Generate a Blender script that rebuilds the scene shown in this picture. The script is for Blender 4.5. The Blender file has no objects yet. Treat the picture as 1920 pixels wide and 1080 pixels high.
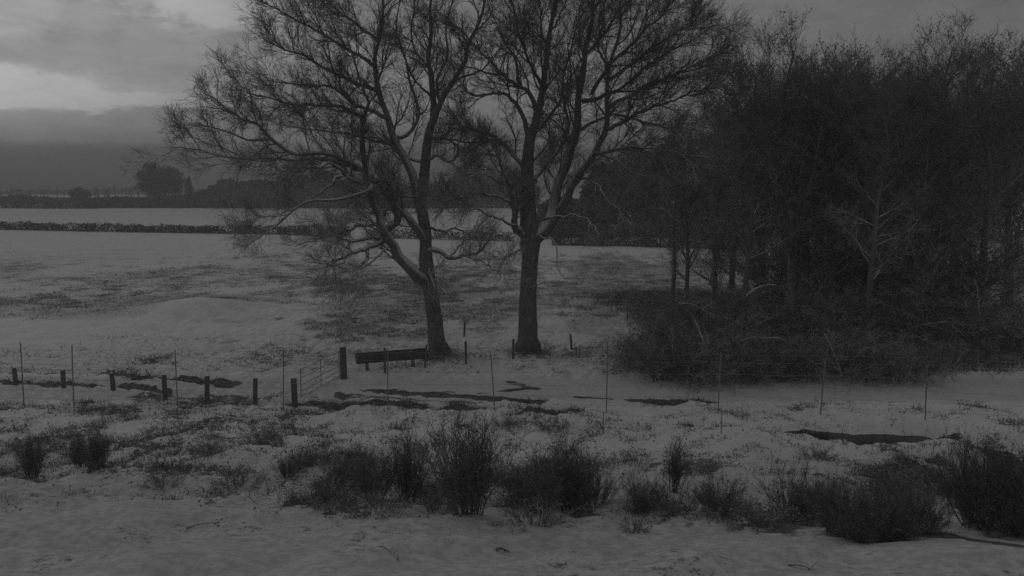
import bpy, math
import numpy as np
from mathutils import Vector

# ---------------------------------------------------------------- camera
F = 1640.0                      # focal length in photograph pixels (1920 wide)
PITCH = math.atan(195.0 / F)    # horizon sits on row 345 of the photograph
C = bpy.context.scene.collection
sc = bpy.context.scene
cd = bpy.data.cameras.new("camera"); cam = bpy.data.objects.new("camera", cd); C.objects.link(cam)
cam.location = (0, 0, 0); cam.rotation_euler = (math.pi / 2 - PITCH, 0, 0)
cd.sensor_width = 36; cd.lens = 36 * F / 1920; cd.clip_start = 0.1; cd.clip_end = 9000
sc.camera = cam

# ---------------------------------------------------------------- world, sun, exposure
EXPO = 0.0
sc.view_settings.view_transform = 'Standard'
sc.view_settings.look = 'None'
sc.view_settings.gamma = 1.0
sc.view_settings.exposure = -1.46
sc.cycles.use_denoising = False
sc.cycles.max_bounces = 5
sc.cycles.diffuse_bounces = 3
sc.cycles.volume_bounces = 0
sc.cycles.transparent_max_bounces = 4
SUN_EL, SUN_AZ = math.radians(17), math.radians(-38)     # azimuth from +Y towards +X
w = bpy.data.worlds.new("World"); sc.world = w; w.use_nodes = True
nt = w.node_tree; nt.nodes.clear()


class NG:
    """tiny node helper"""
    def __init__(s, tree): s.t = tree
    def n(s, typ, **kw):
        nd = s.t.nodes.new(typ)
        for k, v in kw.items(): setattr(nd, k, v)
        return nd
    def put(s, sock, v):
        if hasattr(v, 'is_linked') or isinstance(v, bpy.types.NodeSocket): s.t.links.new(v, sock)
        else: sock.default_value = v
    def m(s, op, a, b=0.0, c=0.0, clamp=False):
        nd = s.n('ShaderNodeMath', operation=op); nd.use_clamp = clamp
        s.put(nd.inputs[0], a); s.put(nd.inputs[1], b); s.put(nd.inputs[2], c)
        return nd.outputs[0]
    def ramp(s, v, a, b, lo=0.0, hi=1.0):
        nd = s.n('ShaderNodeMapRange', interpolation_type='SMOOTHSTEP')
        s.put(nd.inputs[0], v); s.put(nd.inputs[1], a); s.put(nd.inputs[2], b)
        s.put(nd.inputs[3], lo); s.put(nd.inputs[4], hi)
        return nd.outputs[0]
    def noise(s, vec, scale, detail=3.0, rough=0.55, dist=0.0):
        nd = s.n('ShaderNodeTexNoise'); s.put(nd.inputs['Vector'], vec)
        nd.inputs['Scale'].default_value = scale; nd.inputs['Detail'].default_value = detail
        nd.inputs['Roughness'].default_value = rough; nd.inputs['Distortion'].default_value = dist
        return nd.outputs['Fac']
    def xyz(s, x, y, z):
        nd = s.n('ShaderNodeCombineXYZ'); s.put(nd.inputs[0], x); s.put(nd.inputs[1], y); s.put(nd.inputs[2], z)
        return nd.outputs[0]
    def gauss(s, v, c, wd):
        d = s.m('DIVIDE', s.m('SUBTRACT', v, c), wd)
        return s.m('POWER', 2.718, s.m('MULTIPLY', s.m('MULTIPLY', d, d), -1.0))


g = NG(nt)
sky = g.n('ShaderNodeTexSky', sky_type='NISHITA'); sky.sun_disc = False
sky.sun_elevation = SUN_EL; sky.sun_rotation = SUN_AZ
sky.air_density = 1.0; sky.dust_density = 4.0; sky.altitude = 50
bw = g.n('ShaderNodeRGBToBW'); nt.links.new(sky.outputs[0], bw.inputs[0])
tc = g.n('ShaderNodeTexCoord')
sep = g.n('ShaderNodeSeparateXYZ'); nt.links.new(tc.outputs['Generated'], sep.inputs[0])
sx, sy, sz = sep.outputs
hyp = g.m('SQRT', g.m('ADD', g.m('MULTIPLY', sx, sx), g.m('MULTIPLY', sy, sy)))
el = g.m('DIVIDE', sz, g.m('MAXIMUM', hyp, 0.02))
az = g.m('ARCTAN2', sx, sy)
v1 = g.xyz(g.m('MULTIPLY', az, 2.2), g.m('MULTIPLY', el, 6.5), 0.3)
n1 = g.noise(v1, 1.6, 5, 0.55, 0.3)
v2 = g.xyz(g.m('MULTIPLY', az, 5.0), g.m('MULTIPLY', el, 15.0), 4.1)
n2 = g.noise(v2, 1.5, 5, 0.6, 0.2)
n3 = g.noise(g.xyz(g.m('MULTIPLY', az, 14.0), g.m('MULTIPLY', el, 34.0), 1.7), 1.4, 4, 0.6, 0.4)
wob = g.m('ADD', g.m('MULTIPLY', g.m('SUBTRACT', n2, 0.5), 0.085), g.m('MULTIPLY', g.m('SUBTRACT', n3, 0.5), 0.03))
elw = g.m('ADD', el, wob)
cl = g.m('ADD', 0.74, g.m('MULTIPLY', g.m('SUBTRACT', n1, 0.5), 0.7))
cl = g.m('ADD', cl, g.m('MULTIPLY', g.m('SUBTRACT', n2, 0.5), 0.3))
cl = g.m('ADD', cl, g.m('MULTIPLY', g.m('SUBTRACT', n3, 0.5), 0.38))
# lit gaps between the cloud banks, on the left
elw1 = g.m('ADD', elw, 0.014)
gap1 = g.m('MULTIPLY', g.ramp(elw1, 0.078, 0.090), g.ramp(elw1, 0.130, 0.108))
gap1 = g.m('MULTIPLY', gap1, g.m('SUBTRACT', 1.0, g.m('MULTIPLY', g.gauss(g.m('ADD', elw, g.m('MULTIPLY', az, 0.05)), 0.082, 0.005), 0.45)))
cl = g.m('ADD', cl, g.m('MULTIPLY', g.m('MULTIPLY', gap1, g.ramp(az, -0.28, -0.40)), 0.42))
eld = g.m('ADD', elw, g.m('MULTIPLY', az, 0.24))
gap2 = g.m('MULTIPLY', g.ramp(eld, 0.076, 0.092), g.ramp(eld, 0.150, 0.115))
cl = g.m('ADD', cl, g.m('MULTIPLY', g.m('MULTIPLY', gap2, g.ramp(az, -0.20, -0.33)), 0.42))
cl = g.m('ADD', cl, g.m('MULTIPLY', g.gauss(g.m('ADD', elw, g.m('MULTIPLY', az, -0.1)), 0.185, 0.02), g.m('MULTIPLY', g.ramp(az, -0.34, -0.44), -0.10)))
# low dark bank along the horizon
bank = g.ramp(g.m('ADD', el, g.m('MULTIPLY', wob, 0.12)), 0.045, 0.034)
cl = g.m('MULTIPLY', cl, g.m('SUBTRACT', 1.0, g.m('MULTIPLY', bank, 0.47)))
low = g.ramp(el, 0.10, 0.03)
cl = g.m('MULTIPLY', cl, g.m('SUBTRACT', 1.0, g.m('MULTIPLY', low, 0.12)))
lum = g.m('MULTIPLY', bw.outputs[0], 0.25)            # clouds even the clear sky out
lum = g.m('ADD', lum, 5.2)
lum = g.m('MULTIPLY', lum, cl)
cmb = g.xyz(lum, lum, lum)
bg = g.n('ShaderNodeBackground'); nt.links.new(cmb, bg.inputs[0]); bg.inputs[1].default_value = 0.1
wo = g.n('ShaderNodeOutputWorld'); nt.links.new(bg.outputs[0], wo.inputs[0])

sl = bpy.data.lights.new("sun", 'SUN'); sl.energy = 0.5; sl.angle = math.radians(25); sl.color = (1, 1, 1)
so = bpy.data.objects.new("sun", sl); C.objects.link(so)
sd = Vector((math.sin(SUN_AZ) * math.cos(SUN_EL), math.cos(SUN_AZ) * math.cos(SUN_EL), math.sin(SUN_EL)))
so.rotation_euler = sd.to_track_quat('Z', 'Y').to_euler(); so.location = sd * 30

# ---------------------------------------------------------------- terrain height and ray helpers
rs = np.random.RandomState(7)
GZ = -7.5
PY = np.array([-60, -3, 3, 6, 10, 12, 16, 20, 24, 28.5, 31, 9000.])
PZ = np.array([-2.4, -2.4, -2.7, -3.45, -4.66, -5.2, -6.12, -6.85, -7.22, -7.5, -7.5, -7.5])
_lat = rs.rand(256, 256)


def vnoise(x, y):
    x = np.asarray(x, float); y = np.asarray(y, float)
    xi = np.floor(x).astype(int); yi = np.floor(y).astype(int)
    fx = x - xi; fy = y - yi
    fx = fx * fx * (3 - 2 * fx); fy = fy * fy * (3 - 2 * fy)
    a = _lat[xi & 255, yi & 255]; b = _lat[(xi + 1) & 255, yi & 255]
    c = _lat[xi & 255, (yi + 1) & 255]; d = _lat[(xi + 1) & 255, (yi + 1) & 255]
    return (a * (1 - fx) + b * fx) * (1 - fy) + (c * (1 - fx) + d * fx) * fy


def seg_dist(x, y, pts):
    """distance to a polyline"""
    best = np.full(np.shape(x), 1e9)
    for (x0, y0), (x1, y1) in zip(pts[:-1], pts[1:]):
        dx, dy = x1 - x0, y1 - y0
        t = np.clip(((x - x0) * dx + (y - y0) * dy) / (dx * dx + dy * dy), 0, 1)
        best = np.minimum(best, np.hypot(x - x0 - t * dx, y - y0 - t * dy))
    return best


STREAM = [(8.9, 25.7), (10.3, 25.5), (12.3, 25.3), (13.6, 24.2), (13.4, 22.6), (12.6, 20.9), (13.4, 19.4), (16, 17.6), (22, 15)]
STREAM_B = [(10.3, 23.2), (10.7, 22.2), (11.3, 21.2), (12.6, 20.7)]
DITCH_A = [(-30, 35.6), (-16.8, 34.6), (-14.5, 34.2), (-11.3, 32.6), (-10.8, 32.3)]
DITCH_B = [(-30, 34.2), (-17, 33.2), (-15, 32.2), (-12.9, 31.2), (-12.2, 31.0)]


def terrain(x, y, fine=True):
    x = np.asarray(x, float); y = np.asarray(y, float)
    z = np.interp(y, PY, PZ)
    near = np.clip((34 - y) / 6, 0, 1)
    z = z + (vnoise(x * .45 + 9, y * .45) - .5) * (.10 + .26 * near)
    z = z + (vnoise(x * 1.3 + 40, y * 1.3) - .5) * (.05 + .17 * near)
    if fine:
        rough = np.clip((y - 15) / 4, .15, 1) * np.clip((60 - y) / 20, 0, 1)
        z = z + (vnoise(x * 3.7, y * 3.7 + 7) - .5) * .12 * rough
        z = z + (vnoise(x * 7.9, y * 7.9 + 3) - .5) * .09 * rough
    z = z + .75 * np.exp(-((x + 18.5) / 3.6) ** 2 - ((y - 51.5) / 3.2) ** 2)       # low mound in the field
    z = z + 1.1 * np.exp(-((x - 28) / 8) ** 2 - ((y - 45) / 9) ** 2)               # bank right of the wood
    sm = 1 - .85 * ((y > 29.6) & (y < 33.4)) * np.clip((x + 6) / 3, 0, 1)
    z = GZ + (z - GZ) * np.where(y > 29, sm, 1)
    for pl, wd, dp, wb in ((STREAM, .75, .6, .35), (STREAM_B, .6, .62, .3), (DITCH_A, .3, .14, .12), (DITCH_B, .3, .14, .12)):
        d = seg_dist(x, y, pl) + (vnoise(x * 2.1, y * 2.1) - .5) * wb
        z = z - dp * (1 - np.clip((d - wd * .5) / (wd * .9), 0, 1))
    return z


cp, sp = math.cos(PITCH), math.sin(PITCH)


def ray(px, py):
    u, v = (px - 960) / F, (540 - py) / F
    return np.array([u, cp + v * sp, -sp + v * cp])


def P(px, py, d):
    """the point seen at photograph pixel (px, py) at ground distance d"""
    r = ray(px, py); return r * (d / r[1])


def G(px, py):
    """the ground point seen at photograph pixel (px, py)"""
    r = ray(px, py); r = r / r[1]
    lo, hi = 3.0, 6000.0
    for k in range(60):
        mid = .5 * (lo + hi)
        if r[2] * mid > float(terrain(r[0] * mid, mid, False)): lo = mid
        else: hi = mid
    return r * lo


def gz(x, y): return float(terrain(x, y))


# ---------------------------------------------------------------- object helpers
def tag(o, label=None, cat=None, group=None, kind=None):
    if label: o['label'] = label
    if cat: o['category'] = cat
    if group: o['group'] = group
    if kind: o['kind'] = kind
    return o


def thing(name, loc, label, cat, group=None, rz=0.0, sc_=1.0):
    o = bpy.data.objects.new(name, None); C.objects.link(o)
    o.location = loc; o.rotation_euler = (0, 0, rz); o.scale = (sc_,) * 3
    o.empty_display_size = .2
    return tag(o, label, cat, group)


def mesh_obj(name, V, Fc, m, parent=None, smooth=True):
    """V (n,3); Fc list of int arrays, each (k,3) or (k,4)"""
    me = bpy.data.meshes.new(name)
    V = np.asarray(V, np.float32)
    Fc = [f for f in (Fc if isinstance(Fc, list) else [Fc]) if len(f)]
    me.vertices.add(len(V)); me.vertices.foreach_set('co', V.ravel())
    loops = np.concatenate([f.ravel() for f in Fc]).astype(np.int32)
    tot = np.concatenate([np.full(len(f), f.shape[1]) for f in Fc]).astype(np.int32)
    st = np.concatenate([[0], np.cumsum(tot)[:-1]]).astype(np.int32)
    me.loops.add(len(loops)); me.loops.foreach_set('vertex_index', loops)
    me.polygons.add(len(tot)); me.polygons.foreach_set('loop_start', st)
    me.polygons.foreach_set('loop_total', tot)
    me.polygons.foreach_set('use_smooth', np.full(len(tot), smooth))
    me.update(calc_edges=True); me.validate()
    me.materials.append(m)
    o = bpy.data.objects.new(name, me); C.objects.link(o)
    if parent: o.parent = parent
    return o


def copy_thing(root, loc, rz, scale, label=None, cat=None, group=None):
    c = root.copy(); C.objects.link(c)
    c.location = loc; c.rotation_euler = (0, 0, rz); c.scale = scale
    if label: c['label'] = label
    if cat: c['category'] = cat
    if group: c['group'] = group
    for ch in root.children:
        d = ch.copy(); C.objects.link(d); d.parent = c
    return c


def nrm(a): return a / np.maximum(np.linalg.norm(a, axis=-1, keepdims=True), 1e-9)


class Tubes:
    def __init__(s): s.V = []; s.Q = []; s.n = 0
    def add(s, pts, rad, sides=3, lump=0.0):
        """pts (N,P,3), rad (N,P)"""
        pts = np.asarray(pts, float); rad = np.asarray(rad, float)
        if pts.ndim == 2: pts = pts[None]; rad = rad[None]
        N, Pn, _ = pts.shape
        if N == 0: return
        tan = np.empty_like(pts)
        tan[:, 1:-1] = pts[:, 2:] - pts[:, :-2]; tan[:, 0] = pts[:, 1] - pts[:, 0]; tan[:, -1] = pts[:, -1] - pts[:, -2]
        tan = nrm(tan)
        av = nrm(tan.mean(1))
        ref = np.where(np.abs(av[:, 2:3]) > .7, np.array([[1., .13, 0]]), np.array([[0, 0, 1.]]))[:, None, :]
        u = nrm(np.cross(tan, np.broadcast_to(ref, tan.shape))); v = np.cross(tan, u)
        a = np.arange(sides) * 2 * np.pi / sides
        ca, sa = np.cos(a), np.sin(a)
        off = u[:, :, None, :] * ca[None, None, :, None] + v[:, :, None, :] * sa[None, None, :, None]
        rr = rad[:, :, None, None]
        if lump: rr = rr * (1 + lump * (rs.rand(N, Pn, sides, 1) - .5))
        V = pts[:, :, None, :] + off * rr
        idx = s.n + np.arange(N * Pn * sides).reshape(N, Pn, sides)
        a0 = idx[:, :-1]; b0 = idx[:, 1:]
        q = np.stack([a0, np.roll(a0, -1, 2), np.roll(b0, -1, 2), b0], -1).reshape(-1, 4)
        s.V.append(V.reshape(-1, 3)); s.Q.append(q); s.n += N * Pn * sides
        if sides > 4:
            for e, rev in ((0, True), (-1, False)):
                cap = idx[:, e]
                if rev: cap = cap[:, ::-1]
                for k in range(1, sides - 1):
                    s.Q.append(np.stack([cap[:, 0], cap[:, k], cap[:, k + 1], cap[:, k + 1]], -1)[:0])
    def box(s, c, half, ax=None):
        c = np.asarray(c, float)
        A = np.eye(3) if ax is None else np.asarray(ax, float)
        sg = np.array([[x, y, z] for x in (-1, 1) for y in (-1, 1) for z in (-1, 1)], float)
        V = c + (sg * np.asarray(half)) @ A
        q = np.array([[0, 1, 3, 2], [4, 6, 7, 5], [0, 4, 5, 1], [2, 3, 7, 6], [0, 2, 6, 4], [1, 5, 7, 3]]) + s.n
        s.V.append(V); s.Q.append(q); s.n += 8
    def obj(s, name, m, parent=None, smooth=True):
        return mesh_obj(name, np.concatenate(s.V), [np.concatenate(s.Q)], m, parent, smooth)


def resample(pts, n):
    pts = np.asarray(pts, float)
    # catmull-rom through the points
    p = np.vstack([2 * pts[0] - pts[1], pts, 2 * pts[-1] - pts[-2]])
    out = []
    m = len(pts) - 1
    for t in np.linspace(0, m - 1e-6, n):
        i = int(t); f = t - i
        a, b, c, d = p[i], p[i + 1], p[i + 2], p[i + 3]
        out.append(.5 * (2 * b + (c - a) * f + (2 * a - 5 * b + 4 * c - d) * f * f + (3 * b - a - 3 * c + d) * f ** 3))
    return np.array(out)


def grow(pts, rad, K, length, t0=.25, t1=1.0, fall=.5, ang=(30, 65), up=.15, curl=.05, wob=.25, n=5, rr=.55, rmax=1, rmin=.004,
         flat=0.0, zmin=None):
    """K side branches on each of the N parent branches, all at once"""
    N, Pn, _ = pts.shape
    if N == 0: return np.zeros((0, n, 3)), np.zeros((0, n))
    t = t0 + (t1 - t0) * (np.arange(K)[None] + rs.rand(N, K)) / K
    f = t * (Pn - 1) * .9999; i = f.astype(int); fr = (f - i)[..., None]
    ar = np.arange(N)[:, None]
    p0 = pts[ar, i] * (1 - fr) + pts[ar, i + 1] * fr
    r0 = rad[ar, i] * (1 - fr[..., 0]) + rad[ar, i + 1] * fr[..., 0]
    tg = nrm(pts[ar, i + 1] - pts[ar, i])
    rv = rs.randn(N, K, 3); rv[..., 2] *= (1 - flat)
    pe = nrm(rv - (rv * tg).sum(-1, keepdims=True) * tg)
    a = np.radians(ang[0] + (ang[1] - ang[0]) * rs.rand(N, K, 1))
    d = nrm(np.cos(a) * tg + np.sin(a) * pe + np.array([0, 0, up]))
    if np.ndim(length): length = np.asarray(length)[:, None]
    L = length * (.45 + .75 * rs.rand(N, K)) * (1 - fall * t)
    d = d.reshape(-1, 3); p = p0.reshape(-1, 3); L = L.reshape(-1); r0 = r0.reshape(-1)
    out = [p.copy()]
    for k in range(n - 1):
        p = p + d * (L / (n - 1))[:, None]; out.append(p.copy())
        d = nrm(d + wob * rs.randn(*d.shape) + np.array([0, 0, curl]))
    q = np.stack(out, 1)
    rb = np.clip(np.minimum(r0 * rr, L * .022 + .003), rmin, rmax)
    R = rb[:, None] * (1 - .72 * np.linspace(0, 1, n)[None])
    R = np.maximum(R, rmin * .75)
    if zmin is not None:
        k = q[:, :, 2].min(1) > zmin
        q, R = q[k], R[k]
    return q, R


def leaf_quads(pts, N, s0, s1, spread=.05):
    """N small leaves scattered on the points of twigs"""
    c = pts.reshape(-1, 3)[rs.randint(0, pts.shape[0] * pts.shape[1], N)] + rs.randn(N, 3) * spread
    a = nrm(rs.randn(N, 3)); b = nrm(np.cross(a, rs.randn(N, 3)))
    L = (s0 + (s1 - s0) * rs.rand(N))[:, None]
    V = np.stack([c - a * L * .5, c + b * L * .32 - a * L * .05, c + a * L * .5, c - b * L * .32 + a * L * .05], 1).reshape(-1, 3)
    return V, np.arange(N * 4).reshape(N, 4)


# ---------------------------------------------------------------- materials (a monochrome world)
def grey(v): return (v, v, v, 1)


def new_mat(name, rough=.85, spec=.2):
    m = bpy.data.materials.new(name); m.use_nodes = True
    h = NG(m.node_tree); b = m.node_tree.nodes['Principled BSDF']
    b.inputs['Roughness'].default_value = rough
    b.inputs['Specular IOR Level'].default_value = spec
    return m, h, b


def mixv(h, f, a, b):
    return h.m('ADD', h.m('MULTIPLY', a, h.m('SUBTRACT', 1.0, f)), h.m('MULTIPLY', b, f))


def snowy(name, lo, hi, scale=6.0, s_lo=.35, s_hi=.75, amount=.5, snow=.72, stretch=1.0, rough=.9, bump=0.0, zfade=None):
    """dark stuff with snow lying on the faces that look upward"""
    m, h, b = new_mat(name, rough)
    tcn = h.n('ShaderNodeTexCoord'); ob = tcn.outputs['Object']
    if stretch != 1.0:
        mp = h.n('ShaderNodeMapping'); mp.inputs['Scale'].default_value = (1, 1, stretch)
        h.t.links.new(ob, mp.inputs[0]); vec = mp.outputs[0]
    else: vec = ob
    nn = h.noise(vec, scale, 4, .65)
    base = h.ramp(nn, .3, .7, lo, hi)
    if amount > 0:
        ge = h.n('ShaderNodeNewGeometry'); s3 = h.n('ShaderNodeSeparateXYZ'); h.t.links.new(ge.outputs['Normal'], s3.inputs[0])
        up = h.ramp(s3.outputs[2], s_lo, s_hi)
        n2_ = h.noise(ob, 2.3, 3, .6)
        pt = h.ramp(n2_, .72 - amount * .5, .82 - amount * .5)
        f_ = h.m('MULTIPLY', up, pt)
        if zfade:      # less snow on the high branches
            s4 = h.n('ShaderNodeSeparateXYZ'); h.t.links.new(ob, s4.inputs[0])
            f_ = h.m('MULTIPLY', f_, h.ramp(s4.outputs[2], zfade[0], zfade[1], 0.12, 1.0))
        base = mixv(h, f_, base, snow)
    h.put(b.inputs['Base Color'], h.xyz(base, base, base))
    if bump:
        bp = h.n('ShaderNodeBump'); bp.inputs['Strength'].default_value = bump; bp.inputs['Distance'].default_value = .03
        h.t.links.new(nn, bp.inputs['Height']); h.t.links.new(bp.outputs[0], b.inputs['Normal'])
    return m


M = {}
M['trunk'] = snowy('oak_bark', .11, .22, 9, .5, .8, .55, stretch=.25, bump=.9)
M['limb'] = snowy('limb_bark', .11, .2, 9, -.05, .45, .9, .74, zfade=(10.5, 7.8))
M['twig'] = snowy('twig_bark', .10, .17, 5, .0, .5, .88, .7, zfade=(11, 7))
M['wood_trunk'] = snowy('wood_bark', .13, .24, 7, .35, .75, .6, stretch=.3, bump=.7)
M['wood_twig'] = snowy('wood_twig', .13, .25, 5, .1, .5, .78, .68, zfade=(11, 5))
M['wood_limb'] = snowy('wood_limb', .13, .22, 7, .1, .5, .8, .7, zfade=(11, 6))
M['dead_leaf'] = snowy('dead_leaf', .12, .22, 8, .82, .97, .4, .4)
M['evergreen'] = snowy('evergreen_leaf', .10, .18, 8, .8, .97, .25, .4)
M['thicket'] = snowy('bramble_stem', .09, .16, 5, .15, .6, .58, .66)
M['snow_limb'] = SN = snowy('snow_laden_bark', .12, .2, 9, -.35, .35, .95, .6)
M['broom'] = snowy('broom_stem', .12, .2, 5, .3, .7, .45, .55)
M['weed'] = snowy('dry_weed', .08, .18, 5, .3, .8, .6, .6)
M['post'] = snowy('fence_wood', .09, .17, 14, .6, .85, .9, stretch=.2, bump=.5)
M['stake'] = snowy('grey_stake', .22, .32, 14, .7, .9, .8, stretch=.2)
M['metal'] = snowy('galvanised_metal', .22, .34, 8, .5, .8, .5, .6, rough=.5)
M['trough'] = snowy('trough_metal', .07, .12, 5, .75, .9, .3, .6, rough=.6)
M['far'] = snowy('far_foliage', .08, .17, .8, .7, .95, .4, .45)
M['stone'] = snowy('concrete', .22, .34, 5, .5, .7, 1.2, .72)

# ground
m, h, b = new_mat('snowy_ground', .9, .15)
ge = h.n('ShaderNodeNewGeometry'); pos = ge.outputs['Position']
at = h.n('ShaderNodeAttribute'); at.attribute_name = 'cover'; cov = at.outputs['Fac']
nA = h.noise(pos, 1.1, 4, .6); nB = h.noise(pos, 5.5, 4, .65); nC = h.noise(pos, 22.0, 3, .6)
nmix = h.m('ADD', h.m('ADD', h.m('MULTIPLY', nA, .30), h.m('MULTIPLY', nB, .42)), h.m('MULTIPLY', nC, .28))
thr = h.m('SUBTRACT', .715, h.m('MULTIPLY', cov, .36))
bare = h.ramp(nmix, h.m('SUBTRACT', thr, .035), h.m('ADD', thr, .035))
snowv = h.ramp(nA, .3, .7, .78, .87)
earth = h.ramp(nB, .35, .65, .06, .17)
far_a = h.n('ShaderNodeAttribute'); far_a.attribute_name = 'thin'       # grass through thin snow; near the camera also painted shade
thin = h.m('MULTIPLY', far_a.outputs['Fac'], h.ramp(nB, .35, .6, .55, 1.0))
snowv = h.m('MULTIPLY', snowv, h.m('SUBTRACT', 1.0, h.m('MULTIPLY', thin, .50)))
alb = mixv(h, bare, snowv, earth)
h.put(b.inputs['Base Color'], h.xyz(alb, alb, alb))
bp = h.n('ShaderNodeBump'); bp.inputs['Strength'].default_value = .6; bp.inputs['Distance'].default_value = .05
h.t.links.new(h.m('ADD', nB, h.m('MULTIPLY', bare, -.5)), bp.inputs['Height']); h.t.links.new(bp.outputs[0], b.inputs['Normal'])
M['ground'] = m

m, h, b = new_mat('dark_water', .25, .2)
b.inputs['Base Color'].default_value = grey(.012)
tcn = h.n('ShaderNodeTexCoord'); bp = h.n('ShaderNodeBump'); bp.inputs['Strength'].default_value = .12; bp.inputs['Distance'].default_value = .02
h.t.links.new(h.noise(tcn.outputs['Object'], 4, 3), bp.inputs['Height']); h.t.links.new(bp.outputs[0], b.inputs['Normal'])
M['water'] = m


# ---------------------------------------------------------------- ground sheet
def axis(fine_lo, fine_hi, step, lo, hi, gr=1.045, mx=60):
    a = [fine_hi]; s_ = step
    while a[-1] < hi: s_ = min(s_ * gr, mx); a.append(a[-1] + s_)
    c = [fine_lo]; s_ = step
    while c[-1] > lo: s_ = min(s_ * gr, mx); c.append(c[-1] - s_)
    return np.array(c[::-1][:-1] + list(np.arange(fine_lo, fine_hi, step)) + a)


gx = axis(-19, 19, .085, -2500, 2500, 1.05, 80)
gy = axis(8, 36, .08, -40, 4500, 1.03, 90)
X, Y = np.meshgrid(gx, gy)
Z = terrain(X, Y)
cover = np.zeros_like(X); thin = np.zeros_like(X)


def blob(x0, x1, y0, y1, amt, arr, soft=1.0):
    a = G((x0 + x1) / 2, y1); c = G((x0 + x1) / 2, y0); l = G(x0, (y0 + y1) / 2); r = G(x1, (y0 + y1) / 2)
    cx, cy = (l[0] + r[0]) / 2, (a[1] + c[1]) / 2
    rx, ry = abs(r[0] - l[0]) / 2, abs(c[1] - a[1]) / 2
    d = np.hypot((X - cx) / rx, (Y - cy) / ry) + (vnoise(X * 1.3 / max(rx, 1) * 3, Y * 3.9 / max(ry, 1)) - .5) * .9 + (vnoise(X * .9, Y * .7) - .5) * .7 + (vnoise(X * 2.7, Y * 2.1) - .5) * .5
    np.maximum(arr, amt * np.clip((1.15 - d) / (.5 * soft), 0, 1), out=arr)


def streak(pts, wd, amt, arr, nz=1.0):
    w_ = [tuple(G(*p)[:2]) for p in pts]
    d = seg_dist(X, Y, w_) + ((vnoise(X * 1.1, Y * 2.4) - .5) * 1.5 + (vnoise(X * 4.3, Y * 5.5) - .5) * .8) * wd * nz
    np.maximum(arr, amt * np.clip((wd - d) / (wd * .5) + .3, 0, 1), out=arr)


# rough grass that stands out of the snow in the field
blob(520, 1010, 505, 585, .66, cover, 1.8); blob(520, 1010, 515, 640, .95, thin); blob(540, 980, 560, 640, .55, cover)
blob(245, 400, 524, 546, .55, cover); blob(117, 205, 543, 562, .4, cover); blob(20, 300, 560, 600, .6, thin)
blob(160, 580, 545, 592, .9, thin); blob(160, 560, 550, 585, .5, cover); blob(1010, 1350, 470, 560, .5, cover); blob(1000, 1420, 480, 640, .85, thin)
blob(255, 345, 658, 690, .62, cover); blob(430, 620, 640, 700, .5, cover); blob(120, 460, 620, 660, .36, cover)
blob(560, 900, 590, 640, .36, cover); blob(1060, 1190, 640, 670, .5, cover); blob(820, 1010, 655, 690, .45, cover)
blob(150, 520, 515, 560, .35, cover)
# general speckle in the near field
cover = np.maximum(cover, .40 * np.clip((48 - Y) / 10, 0, 1) * np.clip((Y - 33) / 1.5, 0, 1))
cover = np.maximum(cover, (.46 + .34 * (vnoise(X * .9, Y * .9) - .5) + .25 * (vnoise(X * .23, Y * .2) - .5)) * np.clip((150 - Y) / 70, 0, 1) * np.clip((Y - 45) / 5, 0, 1))
# the weedy slope and the strip along the fence
sl_ = np.clip((29.6 - Y) / .6, 0, 1) * np.clip((Y - 18.6) / 1.5, 0, 1)
cover = np.maximum(cover, sl_ * (.37 + .45 * (vnoise(X * 1.5 + 3, Y * 1.5) - .5) + .10 * np.clip((-X) / 8, -.3, 1)))
for a_ in ((60, 300, 750, 790, .72), (117, 640, 738, 768, .6), (280, 440, 795, 850, .45), (460, 600, 790, 830, .55), (600, 740, 850, 950, .85), (480, 640, 880, 930, .5),
           (730, 930, 890, 965, .72), (930, 1160, 880, 985, .88), (1160, 1330, 910, 985, .72), (1330, 1500, 930, 1000, .7),
           (1480, 1780, 930, 1035, 1.0), (340, 460, 890, 960, .45), (250, 420, 880, 905, .4), (150, 260, 850, 900, .6),
           (1700, 1920, 880, 1010, 1.0), (1500, 1690, 850, 900, .42), (560, 700, 935, 965, .6)):
    blob(*a_, cover, 1.3)
# ruts and mud on the lane
streak([(690, 733), (760, 738), (860, 742), (960, 750), (1010, 752)], .36, 1.0, cover)
streak([(900, 738), (1000, 728)], .2, .9, cover); streak([(955, 716), (1005, 730)], .2, .8, cover)
streak([(560, 757), (700, 760), (850, 765), (1000, 770), (1075, 772)], .36, .85, cover)
streak([(1080, 745), (1160, 749), (1345, 754)], .2, 1.15, cover)
streak([(1345, 754), (1500, 758), (1740, 765)], .06, .5, cover)
streak([(640, 742), (760, 748), (900, 757)], .22, .7, cover)
for dl, w_, a_ in ((DITCH_A, .22, 1.2), (DITCH_B, .3, 1.0), (STREAM, .7, 1.15), (STREAM_B, .6, 1.15)):
    d_ = seg_dist(X, Y, dl) + (vnoise(X * 2.6, Y * 2.6) - .5) * w_ * .6
    cover = np.maximum(cover, a_ * np.clip((w_ - d_) / .3, 0, 1))
cover *= 1 - .9 * np.exp(-((X + 18.5) / 3.4) ** 2 - ((Y - 50.3) / 3.0) ** 2)
thin *= 1 - .9 * np.exp(-((X + 18.5) / 3.4) ** 2 - ((Y - 50.3) / 3.0) ** 2)
streak([(195, 702), (260, 709), (340, 714), (390, 718), (440, 723)], .30, 1.25, cover, .45); streak([(0, 716), (150, 722), (240, 730), (310, 738)], .34, 1.0, cover, .7)
# smooth snow nearest the camera
cover = np.where(Y < 19, np.maximum(cover, .22 + .30 * (vnoise(X * 1.1, Y * 1.1) - .4)), cover)
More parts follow.
